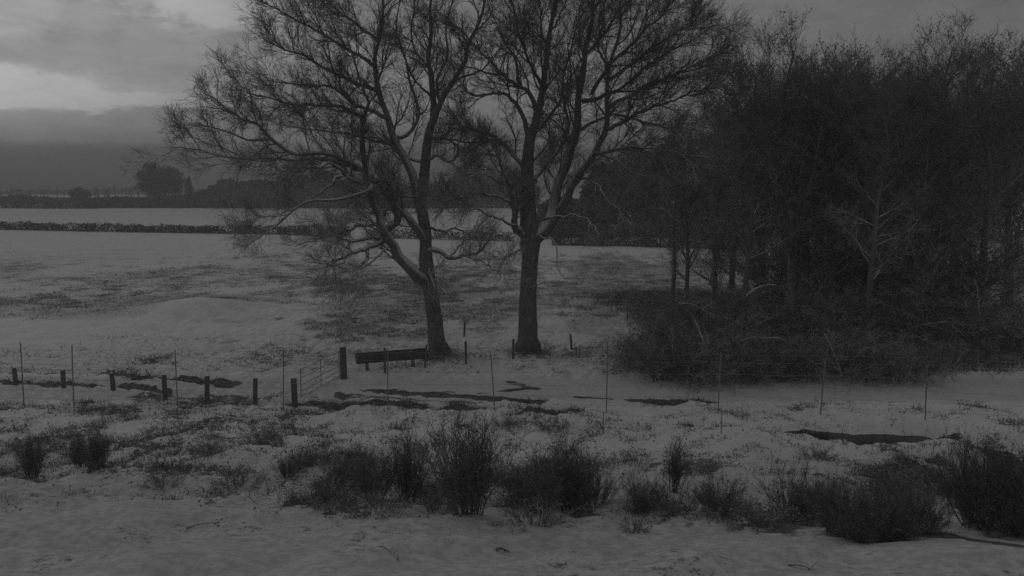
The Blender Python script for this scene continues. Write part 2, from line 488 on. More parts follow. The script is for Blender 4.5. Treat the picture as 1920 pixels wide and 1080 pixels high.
# leaf litter under the wood
wd_ = np.clip((X - 5.5) / 2, 0, 1) * np.clip((Y - 33.6) / .8, 0, 1) * np.clip((70 - Y) / 8, 0, 1) * np.clip((26 - X) / 3, 0, 1)
cover = np.maximum(cover, wd_ * .55)
thin = np.maximum(thin, np.clip((34 - Y) / 1, 0, 1) * np.clip((Y - 29.4) / .5, 0, 1) * .45)    # trodden lane
thin = np.maximum(thin, np.clip((Y - 33) / 20, 0, 1) * .12)
thin = np.maximum(thin, .85 * np.clip((24 - Y) / 6, 0, 1))  # thinner snow on the near bank, with vignette and slope shade painted in
nx_, ny_ = len(gx), len(gy)
idx = np.arange(nx_ * ny_).reshape(ny_, nx_)
q = np.stack([idx[:-1, :-1], idx[:-1, 1:], idx[1:, 1:], idx[1:, :-1]], -1).reshape(-1, 4)
go = mesh_obj('ground', np.stack([X, Y, Z], -1).reshape(-1, 3), q, M['ground'])
for nm, arr in (('cover', cover), ('thin', thin)):
    at_ = go.data.attributes.new(nm, 'FLOAT', 'POINT'); at_.data.foreach_set('value', arr.ravel().astype(np.float32))
tag(go, kind='structure')

T = Tubes(); T.box((15.5, 21.6, -7.88), (7.6, 5.2, .25)); wt = T.obj('stream_water', M['water'], smooth=False)
tag(wt, kind='structure')


def cover_at(x, y):
    i = np.clip(np.searchsorted(gx, x), 0, nx_ - 1); j = np.clip(np.searchsorted(gy, y), 0, ny_ - 1)
    return cover[j, i]


# ---------------------------------------------------------------- the two oaks by the gate, limbs followed from the photograph
def oak(name, base_d, trunk, limbs, label, seed, K2=11, group=None):
    """limbs: (pixel polyline, radius at root, radius at tip, depth shift at root, depth shift at tip)"""
    rs.seed(seed)
    g0 = P(trunk[0][0], trunk[0][1], base_d)
    root = thing(name, tuple(g0), label, 'tree', group)
    o = np.array(g0)
    tr = Tubes()
    tp = resample([P(x, y, base_d) for x, y, r in trunk], 26) - o
    rr_ = np.interp(np.linspace(0, 1, 26), np.linspace(0, 1, len(trunk)), [t[2] for t in trunk])
    tr.add(tp, rr_, 16, .12)
    # root flare
    for k in range(7):
        a = k * 2 * np.pi / 7 + rs.rand() * .5; r = trunk[0][2]
        c, s_ = math.cos(a), math.sin(a)
        tr.add(np.array([[c * r * .55, s_ * r * .55, .6], [c * r * .75, s_ * r * .75, .25], [c * r * .95, s_ * r * .95, .0], [c * r * 1.2, s_ * r * 1.2, -.15]]),
               np.array([.12, .2, .15, .05]) * r / .42, 7)
    tr.obj('trunk', M['trunk'], root)
    lb = Tubes(); P1 = []; R1 = []; L1 = []
    for ln in limbs:
        pl, r0, r1, d0, d1 = ln
        n = 22
        dd = np.linspace(d0, d1, len(pl))
        pts = resample([P(x, y, base_d + e) for (x, y), e in zip(pl, dd)], n) - o
        L = np.linalg.norm(np.diff(pts, axis=0), axis=1).sum()
        jit = np.cumsum(rs.randn(n, 3) * (.028 + (.035 if np.mean([p_[1] for p_ in pl]) > 340 else 0)) * min(L, 6) / 5, 0); jit -= np.linspace(0, 1, n)[:, None] * jit[-1]; jit[0] = 0
        pts = pts + jit
        low = np.clip((np.mean([p_[1] for p_ in pl]) - 300) / 100, 0, 1)      # gnarled heavy low limbs
        rad = (1.2 + .35 * low) * (r0 + (r1 - r0) * np.linspace(0, 1, n) ** .8)
        lb.add(pts, rad, 9, .12)
        P1.append(pts); R1.append(rad); L1.append(L)
    P1 = np.array(P1); R1 = np.array(R1); L1 = np.array(L1)
    rowm = np.array([np.mean([p_[1] for p_ in l[0]]) for l in limbs]); rt = np.array([l[1] for l in limbs])
    dens = np.where(rowm > 380, .42, 1.0) * np.where((rt < .055), .5, 1.0) * np.where((rowm > 60) & (rowm < 330) & (np.array([l[0][-1][0] for l in limbs]) > 740) & (np.array([l[0][-1][0] for l in limbs]) < 985), .6, 1.0)
    zmin = .9
    tw = Tubes()
    len2 = np.clip(L1 * .42, .9, 2.7)
    p2, r2 = grow(P1, R1, K2, len2, .14, 1, .35, (22, 58), .12, .02, .15, 9, .55, .05, .013)
    kp = (rs.rand(len(p2)) < np.repeat(np.clip((L1 - 1) / 3.8, .04, 1) * dens, K2)) & (p2[:, :, 2].min(1) > zmin); p2, r2 = p2[kp], r2[kp]
    lb.add(p2, r2, 5); lb.obj('limbs', M['limb'], root)
    # limbs run out into twigs at their tips
    p3, r3 = grow(p2, r2, 9, 1.15, .10, 1, .35, (18, 48), .08, .02, .14, 6, .6, .02, .0075, zmin=zmin)
    tw.add(p3, r3, 3)
    p3b, r3b = grow(P1[:, 10:], R1[:, 10:], 14, 1.4, .0, 1, .3, (18, 50), .10, .02, .14, 6, .4, .02, .008)
    kp = (rs.rand(len(p3b)) < np.repeat(np.clip((L1 - 1) / 3.4, .04, 1) * dens, 14)) & (p3b[:, :, 2].min(1) > zmin); p3b, r3b = p3b[kp], r3b[kp]; tw.add(p3b, r3b, 3)
    p4, r4 = grow(np.concatenate([p3, p3b]), np.concatenate([r3, r3b]), 6, .66, .1, 1, .35, (18, 48), .08, .02, .16, 4, .7, .009, .0055, zmin=zmin)
    tw.add(p4, r4, 3)
    p5, r5 = grow(p4, r4, 3, .32, .2, 1, .3, (20, 48), .1, .03, .15, 3, .8, .006, .0042, zmin=zmin)
    tw.add(p5, r5, 3)
    tw.obj('twigs', M['twig'], root)
    return root


T1 = [(823, 668, .44), (817, 620, .36), (811, 570, .33), (803, 528, .34), (799, 500, .33), (798, 465, .27), (797, 432, .25), (791, 395, .24), (791, 367, .23), (798, 306, .21), (801, 265, .19), (810, 228, .15)]
L1_ = [
    ([(810, 232), (808, 183), (800, 126), (800, 81), (798, 20), (805, -50), (800, -120)], .14, .02, 0, .6),
    ([(808, 235), (828, 196), (853, 151), (869, 118), (877, 73), (903, 24), (915, -50), (935, -110)], .13, .02, 0, -1.2),
    ([(790, 395), (775, 336), (763, 301), (739, 257), (726, 220), (710, 171), (702, 122), (710, 81), (722, 20), (715, -60), (700, -120)], .20, .02, 0, 1.5),
    ([(801, 528), (782, 506), (758, 481), (734, 458), (727, 427), (710, 392), (692, 350), (684, 305), (681, 240), (690, 190), (672, 140), (650, 80)], .23, .02, 0, -1.8),
    ([(727, 430), (745, 415), (743, 395), (730, 370), (728, 345), (712, 340), (695, 348)], .13, .07, -.3, -1.0),
    ([(799, 490), (772, 440), (743, 400), (724, 372), (700, 346), (661, 340), (637, 322), (608, 314), (570, 322), (540, 335)], .15, .02, 0, -2.6),
    ([(692, 350), (679, 318), (640, 300), (606, 289), (545, 289), (504, 261), (476, 232), (455, 220), (414, 191), (382, 175)], .12, .015, -.8, -1.5),
    ([(679, 318), (650, 308), (606, 301), (557, 303), (504, 297), (451, 301), (402, 293), (361, 281), (322, 277)], .10, .014, -.8, .8),
    ([(504, 261), (470, 262), (430, 250), (395, 240), (370, 232)], .05, .012, -1.2, -2),
    ([(687, 250), (670, 215), (640, 200), (590, 195), (540, 190), (500, 178), (455, 170)], .08, .014, -1.3, -3.5),
    ([(726, 222), (690, 205), (659, 191), (620, 165), (580, 160), (540, 158), (500, 150)], .09, .014, .5, 3.0),
    ([(710, 171), (687, 160), (626, 134), (569, 98), (530, 85), (496, 75)], .09, .014, .7, 2.4),
    ([(703, 125), (680, 105), (659, 94), (606, 61), (557, 41), (520, 20), (495, 5)], .08, .014, .9, 0),
    ([(712, 78), (680, 50), (640, 20), (600, -10), (560, -40)], .06, .014, 1, 2),
    ([(739, 258), (770, 240), (780, 205), (765, 160), (760, 110), (745, 60), (750, 0), (745, -60)], .08, .014, .4, 3),
    ([(702, 350), (690, 364), (638, 369), (581, 381), (524, 420), (495, 428), (467, 432)], .07, .014, -1.5, -3.2),
    ([(640, 330), (620, 350), (590, 372), (550, 392), (520, 402), (480, 408)], .05, .012, -1.9, -2.8),
    ([(728, 447), (695, 462), (672, 469), (649, 481), (620, 490), (590, 505)], .085, .014, -.4, -2.8),
    ([(730, 445), (700, 448), (657, 450), (620, 440), (587, 448), (552, 462)], .065, .012, -.3, -1.4),
    ([(690, 464), (690, 485), (678, 500), (662, 495), (652, 492)], .06, .02, -1, -1.4),
    ([(650, 481), (640, 500), (612, 500), (590, 492)], .035, .012, -1.8, -2.8),
    ([(720, 400), (690, 420), (650, 425), (620, 430), (585, 415)], .06, .012, -.5, 1.5),
    ([(798, 470), (820, 470), (843, 483), (874, 481), (902, 473), (913, 454), (930, 430)], .09, .016, 0, -1.8),
    ([(874, 481), (900, 485), (920, 500), (945, 515), (960, 545)], .035, .01, -1, -2.6),
    ([(843, 483), (862, 462), (885, 440), (900, 420)], .04, .012, -.6, .5),
    ([(796, 420), (830, 430), (858, 425), (885, 440), (915, 436)], .05, .012, 0, 2.0),
    ([(798, 302), (808, 296), (820, 291), (845, 303), (858, 290), (857, 272), (846, 266)], .08, .03, 0, -.8),
    ([(803, 262), (820, 262), (850, 262), (885, 268), (910, 262), (935, 275)], .06, .012, 0, 1.8),
    ([(808, 183), (775, 150), (755, 100), (740, 70)], .05, .012, 0, -2),
    ([(828, 196), (815, 150), (835, 100), (830, 50), (845, -10), (840, -70)], .06, .012, 0, -3),
    ([(800, 126), (775, 90), (770, 40), (780, -20), (760, -80)], .05, .012, 0, 2),
    ([(853, 151), (900, 130), (930, 100), (950, 60)], .045, .012, -.6, -3),
    ([(735, 458), (700, 490), (668, 520), (650, 560), (640, 600)], .04, .010, -.6, -2.4),
    ([(690, 486), (668, 530), (655, 570), (628, 600)], .028, .009, -1.2, -3.0),
    ([(803, 500), (815, 530), (835, 545), (850, 575)], .035, .009, -.2, -1.6),
    ([(812, 590), (808, 565), (805, 545), (820, 520)], .025, .01, -.4, -.8),
    ([(798, 306), (770, 300), (740, 280), (700, 262), (660, 250), (620, 245), (570, 240), (530, 235)], .07, .012, 0, 3.6),
    ([(791, 367), (770, 370), (735, 362), (700, 375), (660, 372)], .05, .012, 0, 3.0),
]
oak('oak_tree', 38.3, T1, L1_, 'bare oak with leaning forked trunk, gnarled snowy low limbs, standing right of the feed trough', 11, K2=17)

T2 = [(990, 658, .50), (990, 620, .43), (990, 560, .39), (992, 520, .37), (994, 480, .39), (994, 450, .46), (992, 420, .44), (990, 390, .36), (989, 326, .28), (993, 265, .24), (1003, 235, .20)]
L2_ = [
    ([(1003, 238), (1012, 204), (1020, 171), (1032, 102), (1040, 41), (1048, -10), (1045, -80), (1060, -130)], .18, .02, 0, 1.0),
    ([(1007, 210), (995, 179), (975, 159), (946, 139), (910, 106), (881, 77), (860, 50)], .10, .015, 0, -2),
    ([(990, 255), (975, 212), (955, 179), (934, 173), (885, 175), (865, 159), (850, 170)], .10, .015, 0, -2.6),
    ([(1004, 445), (1030, 420), (1044, 395), (1048, 346), (1069, 293), (1085, 244), (1089, 196), (1097, 134), (1101, 81), (1113, 20), (1110, -50), (1125, -120)], .30, .025, 0, 1.2),
    ([(1040, 405), (1060, 379), (1081, 334), (1117, 285), (1138, 240), (1142, 196), (1142, 134), (1162, 61), (1165, 0), (1185, -60)], .19, .02, .2, -2.2),
    ([(988, 318), (959, 289), (934, 261), (901, 244), (870, 238), (840, 245)], .10, .015, 0, 2.5),
    ([(985, 440), (967, 424), (959, 383), (946, 346), (934, 301), (915, 280)], .15, .02, -.2, -1.6),
    ([(959, 385), (950, 377), (926, 369), (877, 371), (844, 379), (822, 372)], .06, .014, -.8, -2.2),
    ([(966, 420), (940, 412), (915, 408), (890, 395), (870, 402), (840, 398)], .05, .012, -.6, -3),
    ([(960, 385), (975, 370), (970, 340), (978, 322)], .05, .015, -.6, -1.4),
    ([(1117, 287), (1145, 280), (1170, 277), (1200, 282), (1240, 285), (1270, 290), (1330, 296)], .08, .014, -.8, -3.4),
    ([(1138, 242), (1170, 225), (1211, 204), (1250, 190), (1293, 171), (1330, 165)], .09, .014, -1, .5),
    ([(1092, 190), (1130, 180), (1170, 163), (1210, 130), (1252, 102), (1300, 80), (1345, 45)], .09, .014, .6, 2),
    ([(1109, 178), (1145, 120), (1180, 85), (1211, 49), (1240, 25), (1262, 0), (1280, -40)], .08, .014, .6, -1),
    ([(1100, 100), (1130, 60), (1160, 20), (1200, -20), (1230, -60)], .07, .014, .7, 3),
    ([(1142, 150), (1180, 120), (1220, 90), (1270, 60), (1300, 30)], .07, .013, -1.4, -4),
    ([(1142, 200), (1180, 180), (1220, 160), (1270, 140), (1320, 115), (1355, 100)], .08, .013, -1.2, -3.5),
    ([(1085, 244), (1120, 225), (1160, 215), (1210, 225), (1260, 235), (1310, 245)], .07, .013, .6, 3.5),
    ([(1069, 330), (1095, 335), (1117, 350), (1140, 375), (1162, 391)], .045, .012, .2, -2),
    ([(1081, 334), (1110, 335), (1140, 338)], .03, .01, 0, -1.5),
    ([(1020, 412), (1056, 407), (1090, 402), (1121, 424), (1125, 440)], .045, .012, 0, -2.6),
    ([(1010, 440), (1042, 458), (1046, 508), (1060, 520), (1073, 524)], .03, .012, -.4, -2),
    ([(1003, 340), (1012, 328), (1048, 285), (1065, 250), (1060, 200), (1070, 150), (1065, 90), (1080, 30)], .10, .014, .1, 2.6),
    ([(1000, 250), (1030, 215), (1050, 180), (1060, 120), (1080, 60), (1090, 0)], .07, .013, 0, -2.8),
    ([(1020, 171), (1000, 130), (985, 85), (970, 40), (960, -10), (940, -60)], .08, .013, .2, -1.4),
    ([(1032, 102), (1015, 60), (1010, 10), (995, -50)], .06, .013, .4, 2.6),
    ([(975, 160), (965, 110), (940, 70), (925, 30), (900, -20)], .06, .013, -.6, 2),
    ([(946, 139), (920, 140), (890, 130), (860, 125), (835, 110)], .05, .012, -1, -4),
    ([(1113, 20), (1140, -20), (1150, -80)], .05, .012, 1, -1),
    ([(1142, 134), (1125, 90), (1130, 40), (1120, -20)], .05, .012, -1.6, -3.5),
    ([(988, 314), (1010, 290), (1030, 260), (1020, 230)], .05, .013, 0, -2),
    ([(934, 261), (905, 270), (880, 285), (860, 305)], .04, .012, .8, -1.8),
    ([(946, 346), (920, 330), (895, 325), (870, 335)], .04, .012, -1.0, -3),
    ([(1048, 346), (1030, 320), (1040, 290), (1030, 262)], .05, .013, .4, 2.2),
    ([(1117, 287), (1150, 300), (1180, 320), (1215, 330)], .045, .012, -.8, -2.5),
    ([(985, 470), (960, 480), (940, 500), (930, 530), (915, 550)], .03, .01, -.4, -2.4),
    ([(994, 540), (1015, 530), (1030, 540), (1050, 560)], .018, .008, -.4, -1.6),
]
oak('oak_tree', 39.2, T2, L2_, 'larger bare oak with straight thick trunk splitting into several upright stems, middle of the picture', 23, K2=18)


# ---------------------------------------------------------------- trees of the wood on the right
HT = {}


def wood_tree(name, seed, H=14, r=.2, leaves=9000, tipup=.5, leafy='dead_leaf', K1=26, t0=.22, spread=3.6, fork=False):
    rs.seed(seed); id_ = seed - 31
    root = thing(name, (0, 0, 0), 'x', 'tree')
    n = 16
    base = np.array([[0, 0, 0.]] + [[rs.randn() * .12 * k ** .5, rs.randn() * .12 * k ** .5, H * k / 5] for k in range(1, 6)])
    if fork: base[1:, 2] *= .9
    tp = resample(base, n)
    tr = Tubes(); rad = r * (1 - .88 * np.linspace(0, 1, n) ** 1.1)
    rad[0] *= 1.3
    tr.add(tp + [[0, 0, -.25 * (1 if k == 0 else 0)] for k in range(n)], rad, 10, .1)
    stems = [tp]; srad = [rad]
    if fork:
        for k in range(8):
            a = k * 6.28 / 8 + rs.rand() * .6; e_ = .5 + .9 * rs.rand(); tt = (.66 - .10 * e_) * H * (.93 + .12 * rs.rand())
            fp = resample([tp[4], tp[4] + [math.cos(a) * 1.3 * e_, math.sin(a) * 1.3 * e_, tt * .35], tp[4] + [math.cos(a) * 2.3 * e_, math.sin(a) * 2.3 * e_, tt * .7], tp[4] + [math.cos(a) * 2.9 * e_, math.sin(a) * 2.9 * e_, tt]], n)
            fr = r * .45 * (1 - .85 * np.linspace(0, 1, n)); tr.add(fp, fr, 8, .1); stems.append(fp); srad.append(fr)
    S = np.array(stems); SR = np.array(srad)
    p1, r1 = grow(S, SR, K1 if not fork else K1 // 3, spread if not fork else spread * .5, t0, .98, .45, (35, 75), .18, .07, .15, 8, .45, .07, .014)
    tr.obj('trunk', M['wood_trunk'], root)
    tr = Tubes(); tr.add(p1, r1, 5); tr.obj('limbs', M['wood_limb'], root)
    tw = Tubes()
    p2, r2 = grow(p1, r1, 8, spread * .42, .15, 1, .4, (28, 60), .22, .08, .16, 5, .6, .025, .010)
    tw.add(p2, r2, 3)
    p3, r3 = grow(p2, r2, 6, spread * .2, .1, 1, .3, (25, 60), .2, .08, .2, 4, .7, .012, .007)
    tw.add(p3, r3, 3)
    p4, r4 = grow(p3, r3, 3, spread * .10, .2, 1, .3, (25, 60), .2, .06, .2, 3, .8, .008, .006)
    tw.add(p4, r4, 3)
    cr_ = tw.obj('crown', M['wood_twig'], root); HT[id_] = float(np.percentile(np.concatenate(tw.V)[:, 2], 99.7))
    if leaves:
        V, q_ = leaf_quads(p4, leaves, .05, .11, .05)
        mesh_obj('leaves', V, q_, M[leafy], root, False)
    return root


protos = [wood_tree('alder_tree', 31, 14.5, .24, 3500, K1=44, t0=.1, spread=4.4),
          wood_tree('alder_tree', 32, 13.0, .17, 2500, K1=34, spread=3.0, t0=.26),
          wood_tree('leafy_tree', 33, 14.0, .26, 16000, K1=44, spread=4.8, fork=True, t0=.2),
          wood_tree('ivy_clad_tree', 34, 13.0, .24, 20000, leafy='evergreen', K1=44, t0=.06, spread=4.0)]
GW = 'trees of the wood on the right'
wood = [  # px of trunk, distance, prototype, height to reach (photo row of the top), rot, label
    (1408, 42.0, 1, 120, .3, 'slim bare tree with a clear dark trunk against the snow, left front of the wood'),
    (1485, 44.0, 2, 66, 1.2, 'tall tree with a rounded leafy top, left of the sky gap'),
    (1516, 47.0, 0, 108, 2.6, 'dark trunked tree just right of the tree with the rounded leafy top'),
    (1295, 45.5, 1, 265, 1.9, 'small thin tree at the left edge of the wood, nearest the oaks'),
    (1345, 52.0, 0, 235, 3.3, 'bare twiggy tree behind the slim trunk at the left front of the wood'),
    (1265, 58.0, 1, 235, 4.4, 'low bare tree set back behind the left edge of the wood'),
    (1566, 43.0, 3, 150, .9, 'dark evergreen looking tree below the notch in the skyline'),
    (1440, 55.0, 2, 150, 5.1, 'bushy tree standing deep behind the rounded leafy crown'),
    (1625, 50.0, 3, 118, 2.2, 'ivy dark tree deep in the wood under the dip of the treetops'),
    (1640, 38.5, 1, 150, 5.5, 'slender front tree rising from the bramble thicket right of the fallen white stem'),
    (1690, 45.0, 0, 92, 4.0, 'bare tree with spreading side twigs at right, beside the skyline dip'),
    (1735, 40.0, 3, 145, 3.1, 'dense ivy clad tree at the right end of the thicket'),
    (1775, 44.0, 0, 48, .5, 'tallest bare tree of the wood at the right edge of the picture'),
    (1800, 52.0, 2, 110, 2.9, 'broad leafy tree behind the tallest bare tree at the right edge'),
    (1850, 42.0, 0, 80, 1.6, 'bare tree beyond the tallest one, far right of the wood'),
    (1905, 47.0, 3, 90, 4.9, 'dark dense tree at the very right end of the wood'),
    (1590, 58.0, 0, 150, 1.1, 'thin crowned tree farthest back behind the skyline notch'),
    (1378, 62.0, 3, 215, 2.0, 'dark low tree at the back left of the wood'),
    (1500, 64.0, 0, 140, .1, 'bare tree at the very back of the wood behind the rounded crown'),
    (1700, 60.0, 3, 140, .7, 'dark tree closing the back of the wood on the right'),
]
used = set()
for px, d, k, top, rz, lab in wood:
    x = (px - 960) / F * d / cp * .985
    z0 = gz(x, d) - .05
    zt = P(px, top, d)[2]
    H0 = HT[k] * .97
    s_ = (zt - z0) / H0
    if k not in used:
        o = protos[k]; o.location = (x, d, z0); o.rotation_euler = (0, 0, rz); o.scale = (s_,) * 3
        o['label'] = lab; o['group'] = GW; used.add(k)
    else:
        copy_thing(protos[k], (x, d, z0), rz, (s_ * 1.12, s_ * 1.12, s_), lab, 'tree', GW)


# ---------------------------------------------------------------- shrubs
def shrub(name, seed, H, W, stems=40, mat='thicket', leaves=0, lmat='dead_leaf', cone=(5, 50), curl=-.02, twigs=(6, 5, 3), rad=.012, wob=.1, lsz=(.04, .1), cat='bush', snow_stems=0):
    rs.seed(seed)
    root = thing(name, (0, 0, 0), 'x', cat)
    a = rs.rand(stems) * 2 * np.pi; e = np.radians(cone[0] + (cone[1] - cone[0]) * rs.rand(stems))
    d = np.stack([np.cos(a) * np.sin(e), np.sin(a) * np.sin(e), np.cos(e)], -1)
    p = np.stack([np.cos(a) * rs.rand(stems) * W * .3, np.sin(a) * rs.rand(stems) * W * .3, np.full(stems, -.05)], -1)
    n = 9; L = H * (.6 + .5 * rs.rand(stems)); out = [p.copy()]
    for k in range(n - 1):
        p = p + d * (L / (n - 1))[:, None]; out.append(p.copy()); d = nrm(d + wob * rs.randn(stems, 3) + [0, 0, curl])
    s0 = np.stack(out, 1); r0 = rad * (1 - .75 * np.linspace(0, 1, n))[None] * (.6 + .8 * rs.rand(stems, 1))
    T = Tubes(); T.add(s0, r0, 5)
    st = T.obj('stems', M[mat], root)
    if snow_stems:
        T = Tubes(); a_, b_ = s0[:snow_stems] * [1.15, 1.15, 1.05], r0[:snow_stems] * 1.5 + .003; T.add(a_, b_, 6)
        c_, d_ = grow(a_, b_, 5, H * .5, .2, 1, .3, (20, 60), 0, -.05, .15, 7, .6, .014, .006, zmin=.02); T.add(c_, d_, 5)
        T.obj('snowy_stems', M['snow_limb'], root)
    T = Tubes()
    p1, r1 = grow(s0, r0, twigs[0], H * .38, .12, 1, .35, (18, 50), .15 if curl >= 0 else 0, curl, .15, 5, .6, .01, .005, zmin=.02)
    T.add(p1, r1, 3)
    p2, r2 = grow(p1, r1, twigs[1], H * .18, .1, 1, .3, (20, 55), .1 if curl >= 0 else 0, curl, .2, 4, .7, .006, .0035, zmin=.02)
    T.add(p2, r2, 3)
    if twigs[2]:
        p3, r3 = grow(p2, r2, twigs[2], H * .08, .1, 1, .3, (20, 55), .1, 0, .2, 3, .8, .004, .003, zmin=.02)
        T.add(p3, r3, 3)
    T.obj('twigs', M[mat], root)
    if leaves:
        V, q_ = leaf_quads(p2, leaves, lsz[0], lsz[1], .04); mesh_obj('leaves', V, q_, M[lmat], root, False)
    return root


def place(proto, used_flag, px, py, height, rz, lab, group, base_h, wide=1.0, cat=None, d=None):
    p = G(px, py) if d is None else np.array([(px - 960) / F * d / cp * .985, d, 0])
    s_ = height / base_h
    loc = (p[0], p[1], gz(p[0], p[1]) - .03)
    if not used_flag[0]:
        used_flag[0] = True
        proto.location = loc; proto.rotation_euler = (0, 0, rz); proto.scale = (s_ * wide, s_ * wide, s_)
        proto['label'] = lab; proto['group'] = group
        if cat: proto['category'] = cat
        return proto
    return copy_thing(proto, loc, rz, (s_ * wide, s_ * wide, s_), lab, cat, group)


# bramble and thorn thicket in front of the wood
bA = shrub('bramble_bush', 51, 2.4, 1.8, 42, 'thicket', 1500, cone=(10, 75), curl=-.07, twigs=(7, 6, 3), rad=.014, wob=.12, snow_stems=5); fA = [False]
bB = shrub('thorn_bush', 52, 2.6, 1.4, 30, 'thicket', 900, cone=(5, 55), curl=.0, twigs=(8, 6, 4), rad=.017, wob=.16, snow_stems=4); fB = [False]
GT = 'thicket of bushes in front of the wood'
thk = [
    (1195, 690, 1.9, bA, fA, 1.0, 'low spiky bramble at the left tip of the thicket'),
    (1235, 712, 2.1, bB, fB, 1.2, 'thorny bush at the front left of the thicket, base at the lane edge'),
    (1290, 716, 2.2, bA, fA, 1.2, 'dark bramble mound left of the fallen white stem'),
    (1262, 660, 2.7, bB, fB, 1.1, 'taller thorn bush behind the left tip of the thicket'),
    (1345, 700, 2.2, bB, fB, 1.2, 'thorn bush behind the leaning white stem'),
    (1400, 712, 1.7, bA, fA, 1.4, 'bramble mound right of the leaning white stem, front row'),
    (1455, 708, 2.0, bB, fB, 1.2, 'snow flecked thorn bush in the middle of the thicket front'),
    (1510, 712, 1.8, bA, fA, 1.4, 'bramble mound below the arching white boughs'),
    (1565, 700, 2.2, bB, fB, 1.2, 'thorn bush beside the bent pale stem right of centre of the thicket'),
    (1620, 708, 1.7, bA, fA, 1.4, 'bramble mound under the slender front tree of the wood'),
    (1680, 716, 1.6, bA, fA, 1.3, 'low bramble near the right end of the thicket'),
    (1330, 655, 2.9, bB, fB, 1.2, 'second row thorn bush behind the slim clear trunk, left side'),
    (1430, 650, 2.4, bB, fB, 1.3, 'second row thorn bush right of the slim clear trunk'),
    (1520, 650, 3.0, bA, fA, 1.3, 'tall bramble under the tree with the rounded leafy top'),
    (1610, 650, 3.2, bB, fB, 1.3, 'tall thorn bush in the darkest middle of the thicket'),
    (1690, 655, 3.4, bA, fA, 1.3, 'tall dark bush under the ivy clad tree'),
    (1740, 700, 1.6, bB, fB, 1.1, 'last thorn bush at the right end of the thicket, before the snowy bank'),
    (1505, 600, 4.6, bB, fB, 1.2, 'tall bare bush among the trunks under the rounded leafy crown'),
    (1580, 590, 5.2, bB, fB, 1.2, 'highest bare bush among the trunks, middle of the wood'),
    (1655, 600, 4.8, bB, fB, 1.2, 'tall bare bush between the slender front tree and the ivy clad tree'),
    (1720, 610, 4.6, bA, fA, 1.2, 'tall tangled bush behind the ivy clad tree'),
    (1450, 560, 4.4, bB, fB, 1.1, 'bare bush at the back right of the slim clear trunk'),
    (1790, 600, 4.8, bB, fB, 1.2, 'tall bare bush at the right edge of the wood'),
    (1860, 660, 3.0, bA, fA, 1.4, 'dark bush beyond the snowy bank at the far right'),
]
for i, (px, py, hh, pr, fl, wd, lab) in enumerate(thk):
    place(pr, fl, px, py, hh, i * 1.7, lab, GT, 2.5, wd, 'bush')

# dead evergreen broom and bramble clumps on the near bank
bC = shrub('broom_bush', 61, 1.5, .9, 48, 'broom', 400, 'evergreen', cone=(0, 26), curl=.03, twigs=(9, 5, 0), rad=.009, wob=.07, lsz=(.02, .06)); fC = [False]
bF = shrub('plume_bush', 64, 1.25, .5, 13, 'broom', 250, 'evergreen', cone=(0, 20), curl=.03, twigs=(9, 6, 2), rad=.010, wob=.07, lsz=(.02, .05)); fF = [False]
bG = shrub('broom_bush', 65, 1.3, 1.4, 80, 'broom', 3000, 'evergreen', cone=(5, 72), curl=.05, twigs=(8, 6, 0), rad=.009, wob=.08, lsz=(.02, .045)); fG = [False]
bD = shrub('broom_bush', 62, 1.3, 1.2, 42, 'broom', 900, 'evergreen', cone=(5, 58), curl=.05, twigs=(8, 6, 0), rad=.010, wob=.08, lsz=(.025, .07)); fD = [False]
bE = shrub('weed_clump', 63, .7, 1.0, 40, 'weed', 700, 'dead_leaf', cone=(10, 75), curl=-.04, twigs=(5, 5, 0), rad=.006, wob=.15, lsz=(.02, .05), cat='plant'); fE = [False]
GB = 'dark bushes along the near bank'
for i, (px, py, hh, pr, fl, wd, lab) in enumerate([
    (182, 884, 1.05, bC, fC, .8, 'narrow upright dark shrub alone on the far left of the near bank'),
    (150, 878, .8, bC, fC, .6, 'thin wisp of shrub just left of the lone upright shrub'),
    (538, 895, .7, bD, fD, .5, 'faint thin shrub in the left half of the near bank'),
    (700, 938, 1.15, bD, fD, .7, 'dark bushy shrub left of the narrow pair of shrubs'),
    (655, 915, .8, bD, fD, .8, 'low ragged shrub at the left end of the middle bushes'),
    (765, 940, 1.25, bC, fC, .75, 'narrow upright shrub left of the densest middle shrub'),
    (880, 965, 1.6, bC, fC, .95, 'dense upright brush shaped shrub in the middle of the near bank'),
    (1000, 958, 1.15, bD, fD, .9, 'left half of the wide spiky shrub pair right of centre'),
    (1062, 955, 1.3, bC, fC, 1.1, 'spiky shrub with several upright plumes right of centre'),
    (1115, 948, .95, bD, fD, .8, 'low right shoulder of the wide spiky shrub'),
    (1264, 925, 1.25, bF, fF, .9, 'slim pointed plume shaped shrub right of centre'),
    (1205, 960, .85, bD, fD, .8, 'low scruffy shrub between the spiky shrub and the slim plume'),
    (1350, 960, .8, bD, fD, .9, 'low ragged shrub right of the slim plume'),
    (1490, 975, 1.05, bD, fD, .8, 'open shrub at the left side of the big dark bush'),
    (1575, 998, .95, bG, fG, .75, 'left lobe of the big very dark bush at lower right'),
    (1645, 1018, 1.1, bG, fG, .9, 'central lobe of the big very dark bush at lower right'),
    (1712, 998, .9, bG, fG, .75, 'right lobe of the big very dark bush at lower right'),
    (1835, 985, 1.6, bG, fG, .55, 'tall dark bush at the right edge of the near bank'),
    (1905, 1000, 1.5, bG, fG, .7, 'dark bush past the right edge bush of the near bank'),
    (60, 900, 1.0, bC, fC, .8, 'upright shrub at the far left corner of the near bank'),
]):
    place(pr, fl, px, py, hh, i * 2.3, lab, GB, 1.45, wd, 'bush')

